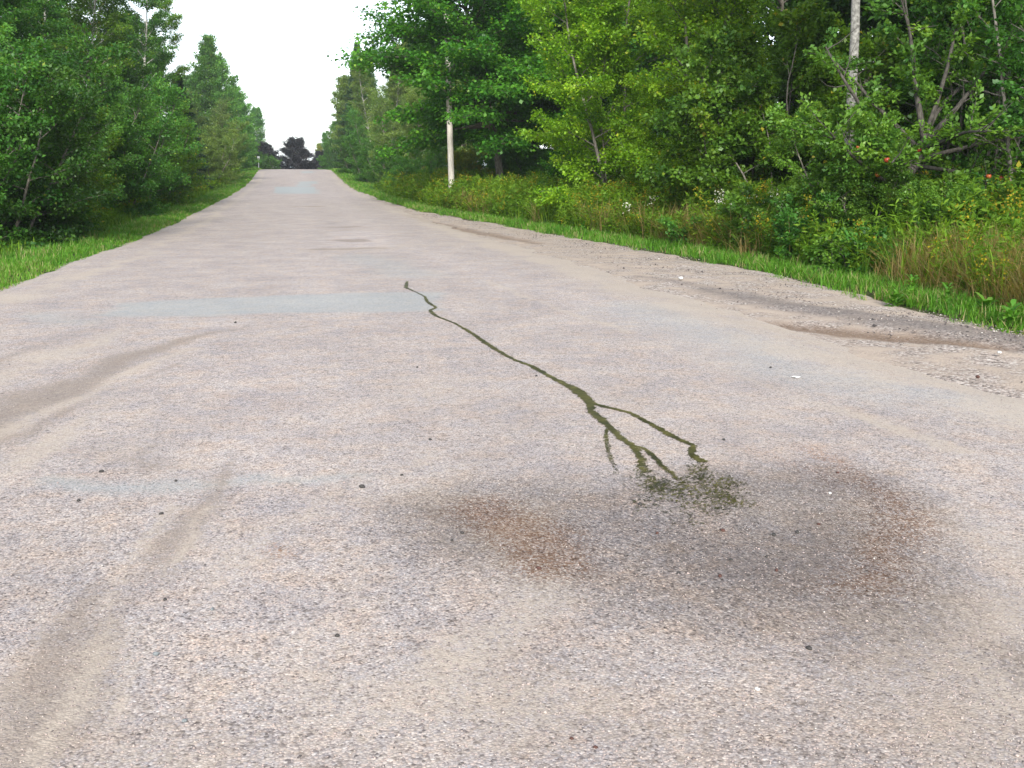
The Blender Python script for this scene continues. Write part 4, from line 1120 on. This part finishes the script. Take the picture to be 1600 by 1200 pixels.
# ------------------------------------------------------------------ grass and weeds
def blades(n, xf, seed, hmin, hmax, wid, lean, var_f=None, segs=3):
    rng = np.random.default_rng(seed)
    x, y, hk = xf(n, rng); n = len(x)
    z = ground_z(x, y) - .02
    h = rng.uniform(hmin, hmax, n) * hk
    az = rng.uniform(0, 2 * PI, n); ln = rng.uniform(.2, 1.0, n) * lean
    d = np.stack([np.cos(az), np.sin(az)], 1)
    sidev = np.stack([-d[:, 1], d[:, 0]], 1)
    t = np.linspace(0, 1, segs + 1)
    ws = wid * (1 - t) ** .7 + .0006
    cx = x[:, None] + d[:, :1] * (ln * h)[:, None] * t ** 1.8; cy = y[:, None] + d[:, 1:] * (ln * h)[:, None] * t ** 1.8
    cz = z[:, None] + h[:, None] * (t - .35 * (ln[:, None]) * t ** 2.5)
    k = rng.uniform(.7, 1.4, n)[:, None] * ws[None, :] * (1 + np.hypot(x, y) / 26)[:, None]
    Lx = cx + sidev[:, :1] * k; Ly = cy + sidev[:, 1:] * k; Rx = cx - sidev[:, :1] * k; Ry = cy - sidev[:, 1:] * k
    V = np.stack([np.stack([Lx, Ly, cz], -1), np.stack([Rx, Ry, cz], -1)], 2)      # n, segs+1, 2, 3
    V = V.reshape(-1, 3)
    o = (np.arange(n) * (segs + 1) * 2)[:, None]; j = np.arange(segs)[None, :] * 2
    Q = np.stack([o + j, o + j + 1, o + j + 3, o + j + 2], -1).reshape(-1, 4)
    v = rng.uniform(0, 1, n) if var_f is None else var_f(x, y, rng)
    return V, Q, np.repeat(v, segs)

def merge(parts):
    V, Q, A, off = [], [], [], 0
    for v, q, a in parts:
        V.append(v); Q.append(q + off); A.append(a); off += len(v)
    return np.concatenate(V), np.concatenate(Q), np.concatenate(A)

M["grass"] = leaf_mat("grass", [(.035, .10, .012), (.06, .165, .016), (.09, .215, .02), (.12, .235, .03), (.27, .24, .12)], gain=(1.15, 1.2, 1.1), jitter=0, rough=.6, spec=.2)
M["weed"] = leaf_mat("weed", [(.035, .085, .012), (.065, .135, .014), (.10, .18, .018), (.14, .215, .022), (.20, .24, .03)], gain=(1.3, 1.35, 1.0), jitter=0, rough=.6, spec=.2)
M["goldenrod"] = leaf_mat("goldenrod", [(.16, .16, .02), (.26, .23, .02), (.38, .31, .025), (.24, .14, .03)], gain=(1, 1, 1), jitter=0, rough=.8, spec=.1)
M["straw"] = leaf_mat("straw", [(.10, .14, .03), (.20, .18, .06), (.29, .22, .09), (.38, .28, .13)], gain=(1, 1, 1), jitter=0, rough=.7, spec=.2)
M["flower_white"] = leaf_mat("flower_white", [(.6, .6, .55), (.75, .75, .7)], gain=(1, 1, 1), jitter=0, rough=.8, spec=.1)

def var_patch(x, y, rng):
    return np.clip(.05 + .8 * fbm(x * .9, y * .9, 17) + rng.normal(0, .16, len(x)), 0, .85) + (rng.uniform(0, 1, len(x)) < .18 * np.clip(fbm(x * 2.1, y * 1.3, 18) * 3 - .7, 0, 3)) * .6
def verge_right(n, rng):
    y = 5 + 70 * rng.uniform(0, 1, n) ** 1.55; d = -.25 + 1.7 * rng.uniform(0, 1, n) ** 1.1
    gap = fbm(y * 1.1, d * 3, 44); keep = ((d > .22) | (gap > .55)) & (fbm(y * 2.2, d * 2.5, 46) > .34)
    y, d = y[keep], d[keep]
    x = edge_right(y) + d
    return x, y, np.interp(d, [-.3, 0, .4, 1.5], [.35, .6, 1.0, 1.25]) * (.7 + .6 * fbm(x * 1.5, y * 1.5, 23))
def verge_left(n, rng):
    y = 13 + 100 * rng.uniform(0, 1, n) ** 1.4; d = -.2 + 1.5 * rng.uniform(0, 1, n) ** 1.05
    x = edge_left(y) - d
    return x, y, np.interp(d, [-.3, 0, .4, 2.0], [.4, .65, 1.0, 1.3]) * (.7 + .6 * fbm(x * 1.5, y * 1.5, 24))
def verge_far(n, rng):
    y = 70 + 70 * rng.uniform(0, 1, n); d = rng.uniform(-.15, 2.0, n)
    x = np.where(rng.uniform(0, 1, n) < .5, edge_right(y) + d, edge_left(y) - d)
    return x, y, 1.0 + 0 * x
g = merge([blades(80000, verge_right, 71, .09, .26, .0045, .9, var_patch), blades(60000, verge_left, 72, .08, .22, .0045, .9, var_patch), blades(22000, verge_far, 73, .12, .28, .008, .8, var_patch)])
tag(put("grass", make_mesh("grass", g[0], g[1], False, {"var": np.clip(g[2], 0, 1)}), M["grass"]), kind="stuff")

def straw_zone(n, rng):
    y = 6 + 16 * rng.uniform(0, 1, n) ** 1.2; x = edge_right(y) + rng.uniform(.9, 4.2, n)
    dens = fbm(x * .55, y * .4, 61) + .40 * np.exp(-((y - 10.0) / 3.2) ** 2)
    keep = dens > .52
    x, y = x[keep], y[keep]
    return x, y, np.interp(x - edge_right(y), [.9, 1.6, 4], [.6, 1, 1.15])
s1 = blades(30000, straw_zone, 75, .6, 1.15, .0035, 1.15, lambda x, y, r: np.clip(.25 + .9 * (fbm(x * .7, y * .7, 62) - .2) + r.normal(0, .2, len(x)), 0, 1), segs=5)
def straw_far(n, rng):
    y = 16 + 26 * rng.uniform(0, 1, n); x = edge_right(y) + rng.uniform(1.0, 3.2, n); keep = fbm(x * .5, y * .3, 63) > .5
    return x[keep], y[keep], 1 + 0 * x[keep]
s2 = blades(9000, straw_far, 76, .7, 1.25, .004, 1.0, None, segs=4)
g = merge([s1, s2])
tag(put("straw_grass", make_mesh("straw_grass", g[0], g[1], False, {"var": g[2]}), M["straw"]), kind="stuff")
def under_zone(n, rng):
    y = 6 + 60 * rng.uniform(0, 1, n) ** 1.4; x = edge_right(y) + rng.uniform(1.0, 6, n)
    return x, y, .7 + .6 * fbm(x, y, 64)
def under_left(n, rng):
    y = 14 + 90 * rng.uniform(0, 1, n) ** 1.3; x = edge_left(y) - rng.uniform(1.4, 4.5, n)
    return x, y, .7 + .6 * fbm(x, y, 65)
g = merge([blades(34000, under_zone, 77, .4, .95, .006, .8, None, segs=4), blades(26000, under_left, 78, .22, .55, .007, .8, None, segs=4)])
tag(put("tall_grass", make_mesh("tall_grass", g[0], g[1], False, {"var": g[2] * .75}), M["weed"]), kind="stuff")

def weeds(n, zone, seed, hmin, hmax, lf, plume, nleaf=26):
    """upright weed stems with narrow leaves, some with a yellow plume on top"""
    rng = np.random.default_rng(seed)
    x, y, hk = zone(n, rng); n = len(x)
    z = ground_z(x, y); h = rng.uniform(hmin, hmax, n) * hk
    az = rng.uniform(0, 2 * PI, n); ln = rng.uniform(0, .35, n)
    top = np.stack([x + np.cos(az) * ln * h, y + np.sin(az) * ln * h, z + h], 1); bot = np.stack([x, y, z], 1)
    far = (1 + np.hypot(x, y) / 40)
    # leaves
    f = rng.uniform(.12, 1, (n, nleaf)) ** .8
    an = bot[:, None] + (top - bot)[:, None] * f[..., None]
    a2 = rng.uniform(0, 2 * PI, (n, nleaf)); od = np.stack([np.cos(a2), np.sin(a2), .45 + 0 * a2], -1)
    size = np.repeat(far, nleaf)[:, None] * lf
    V, Q = leaves(an.reshape(-1, 3), od.reshape(-1, 3), size[:, 0], rng, .8, .15, .26, fold=.06)
    pv = fbm(x * .6, y * .6, seed) * .8
    var = np.repeat(pv, nleaf) * .7 + .35 * rng.uniform(0, 1, n * nleaf)
    # stems as thin strips
    sw = .0028 * far[:, None]
    side = np.stack([np.cos(az + 1.57), np.sin(az + 1.57), 0 * az], 1) * sw
    SV = np.stack([bot - side, bot + side, top + side * .5, top - side * .5], 1).reshape(-1, 3); SQ = np.arange(4 * n).reshape(-1, 4)
    green = merge([(V, Q, np.clip(var, 0, 1)), (SV, SQ, np.full(n, .2))])
    # plumes
    sel = np.where(rng.uniform(0, 1, n) < plume * (fbm(x * .45, y * .45, seed + 3) * 1.8 - .25))[0]
    k = 26
    c = top[sel][:, None] + np.stack([rng.normal(0, .045, (len(sel), k)), rng.normal(0, .045, (len(sel), k)), rng.uniform(-.16, .05, (len(sel), k))], -1) * far[sel][:, None, None] ** .5
    PV, PQ = leaves(c.reshape(-1, 3), rng.normal(0, 1, (len(sel) * k, 3)), .026 * np.repeat(far[sel], k), rng, .5, .0, .7)
    return green, (PV, PQ, np.repeat(rng.uniform(0, 1, len(sel)), k) * .6 + .4 * rng.uniform(0, 1, len(sel) * k))
def weed_right(n, rng):
    y = 7 + 62 * rng.uniform(0, 1, n) ** 1.35; d = 1.0 + 3.6 * rng.uniform(0, 1, n)
    x = edge_right(y) + d
    keep = (fbm(x * .55, y * .4, 66) > .36) & ~((y < 13.5) & (rng.uniform(0, 1, n) < .72))
    x, y, d = x[keep], y[keep], d[keep]
    return x, y, np.interp(d, [1.0, 1.8, 4.5], [.5, 1.0, 1.2])
def weed_left(n, rng):
    y = 29 + 85 * rng.uniform(0, 1, n) ** 1.2; d = 1.7 + 1.6 * rng.uniform(0, 1, n)
    x = edge_left(y) - d; keep = fbm(x * .4, y * .3, 67) > .48
    return x[keep], y[keep], np.interp(d[keep], [1.7, 2.6, 4], [.6, 1, 1.1])
ga, pa = weeds(11000, weed_right, 81, .65, 1.5, .085, .26, 34)
gb, pb = weeds(5200, weed_left, 82, .45, 1.0, .10, .30)
g = merge([ga, gb])
tag(put("weeds", make_mesh("weeds", g[0], g[1], False, {"var": g[2]}), M["weed"]), kind="stuff")
g = merge([pa, pb])
tag(put("goldenrod_flowers", make_mesh("goldenrod_flowers", g[0], g[1], False, {"var": g[2]}), M["goldenrod"]), kind="stuff")
# white asters
def aster_zone(n, rng):
    c = np.array([(8.9, along(1195, 8.9)), (9.6, along(1230, 9.6)), (9.2, along(1160, 9.2)), (10.8, along(1500, 10.8)), (8.4, along(1010, 8.4))])
    k = rng.integers(0, len(c), n)
    return c[k, 0] + rng.normal(0, .35, n), c[k, 1] + rng.normal(0, .5, n), 1 + 0 * k
_, pw = weeds(24, aster_zone, 85, .8, 1.25, .08, 3.0, 6)
tag(put("aster_flowers", make_mesh("aster_flowers", *pw[:2], False, {"var": pw[2]}), M["flower_white"]), kind="stuff")

# broad-leaved plants at the grass edge: each one a thing
def rosette(seed, n=26, L=.22, h=.28):
    rng = np.random.default_rng(seed)
    a = rng.uniform(0, 2 * PI, n); od = np.stack([np.cos(a), np.sin(a), rng.uniform(.2, 1.1, n)], 1)
    an = np.stack([np.cos(a) * .03, np.sin(a) * .03, rng.uniform(.02, h, n)], 1)
    # each leaf three lengthwise pieces so that it arches
    V, Q, off = [], [], 0
    for i in range(n):
        d = od[i] / np.linalg.norm(od[i]); s = np.cross(d, [0, 0, 1.]); s /= np.linalg.norm(s); l = L * rng.uniform(.6, 1.2)
        for k, (tk, wk, zk) in enumerate([(0, .08, 0), (.35, .5, .04), (.7, .42, .0), (1, .03, -.10)]):
            c = an[i] + d * l * tk + np.array([0, 0, zk * l * 2])
            V += [c - s * wk * l * .42, c + np.array([0, 0, -.02 * l]), c + s * wk * l * .42]
        for k in range(3):
            for q in range(2):
                o = off + k * 3 + q; Q.append((o, o + 1, o + 4, o + 3))
        off += 12
    var = np.repeat(np.random.default_rng(seed + 1).uniform(.2, .9, n), 6)
    return make_mesh("leafy_weed", np.array(V), np.array(Q), True, {"var": var})
ros = [rosette(201, 44, .13, .22), rosette(202, 52, .10, .36), rosette(203, 36, .15, .16)]
M["broad_leaf"] = leaf_mat("broad_leaf", [(.03, .11, .02), (.05, .16, .025), (.08, .22, .03), (.12, .26, .05)], jitter=.15)
for i, (u, d, s, lab) in enumerate([
    (1402, .15, 1.0, "broad leaved green weed at the grass edge below the straw grass"), (1425, .35, .9, "broad leaved weed just right of the one at the grass edge"),
    (1545, .55, 1.1, "tall leafy weed in the near grass close to the right border"), (1585, .3, 1.0, "leafy weed in the near grass, nearest the right border"),
    (1215, .7, 1.0, "leafy weed in the grass below the small dark bush"), (1065, .9, 1.2, "leafy weed at the back of the grass strip under the bright birch"),
    (910, .9, 1.4, "leafy weed in the grass strip left of the bright birch"), (1480, .4, .8, "small broad leaved weed in the near grass, third from the right border")]):
    X = 7.2
    for _ in range(6): X = float(edge_right(along(u, X))) + d
    y = along(u, X)
    o = put("leafy_weed", ros[i % 3], M["broad_leaf"]); o.location = (X, y, float(ground_z(X, y)) - .02); o.scale = (s, s, s); o.rotation_euler = (0, 0, i * 1.3)
    tag(o, lab, "plant", "leafy weeds along the right grass")

# ------------------------------------------------------------------ utility pole and sign
m = bark_mat("pole_wood", (.38, .35, .30), (.58, .54, .48), (16, 16, .8))
M["pole_wood"] = m
X = 6.7; y = along(708, X)
pole = empty("utility_pole", (X, y, float(ground_z(X, y)))); pole.rotation_euler = (R(-.4), R(-1.0), 0)
tag(pole, "grey wooden utility pole rising from the goldenrod into the maple boughs", "pole")
a = np.linspace(0, 2 * PI, 25)
zs = np.array([-.8, 0, 2, 4, 6, 8.2, 8.25]); rs = np.array([.140, .136, .130, .124, .118, .112, .001])
V, Q = tubes([(np.stack([0 * zs, 0 * zs, zs], 1), rs, 20)])
put("post", make_mesh("post", V, Q, True), M["pole_wood"], pole)

m, t_, p_, o_ = new_mat("white_paint"); p_.inputs["Base Color"].default_value = (.75, .75, .73, 1); p_.inputs["Roughness"].default_value = .5; M["white_paint"] = m
m, t_, p_, o_ = new_mat("galvanised"); p_.inputs["Base Color"].default_value = (.5, .5, .5, 1); p_.inputs["Roughness"].default_value = .6; p_.inputs["Metallic"].default_value = .3; M["galvanised"] = m
X = -4.05; y = 129.5
sg = empty("road_sign", (X, y, float(ground_z(X, y))), .2)
tag(sg, "small white sign on a thin post at the road crest", "sign")
V, Q = tubes([(np.array([[0, 0, -.3], [0, 0, 1.35]]), np.array([.06, .06]), 10)])
put("post", make_mesh("post", V, Q, True), M["white_paint"], sg)
def slab(w, d, h, z0):
    c = .015
    V = np.array([[sx * (w / 2), sy * d / 2, z0 + zz] for sy in (-1, 1) for sx, zz in ((-1, 0), (1, 0), (1, h), (-1, h))])
    Q = np.array([[0, 1, 2, 3], [5, 4, 7, 6], [0, 4, 5, 1], [1, 5, 6, 2], [2, 6, 7, 3], [3, 7, 4, 0]])
    return V, Q
put("panel", make_mesh("panel", *slab(.30, .03, .40, 1.2)), M["white_paint"], sg).location = (0, -.08, 0)
# ------------------------------------------------------------------ the air
if 1:
    hv = np.array([[x, y, z] for z in (-28., 95.) for x, y in ((-6500., -6500.), (6500., -6500.), (6500., 6500.), (-6500., 6500.))])
    hq = np.array([[3, 2, 1, 0], [4, 5, 6, 7], [0, 1, 5, 4], [1, 2, 6, 5], [2, 3, 7, 6], [3, 0, 4, 7]])
    m = bpy.data.materials.new("haze_air"); m.use_nodes = True; t_ = m.node_tree
    t_.nodes.remove(t_.nodes["Principled BSDF"])
    pv = t_.nodes.new("ShaderNodeVolumePrincipled"); pv.inputs["Color"].default_value = (.90, .95, 1, 1); pv.inputs["Density"].default_value = .00045; pv.inputs["Anisotropy"].default_value = .2
    t_.links.new(pv.outputs[0], t_.nodes["Material Output"].inputs["Volume"])
    tag(put("haze", make_mesh("haze", hv, hq), m), kind="stuff")
print("objects", len(bpy.data.objects))
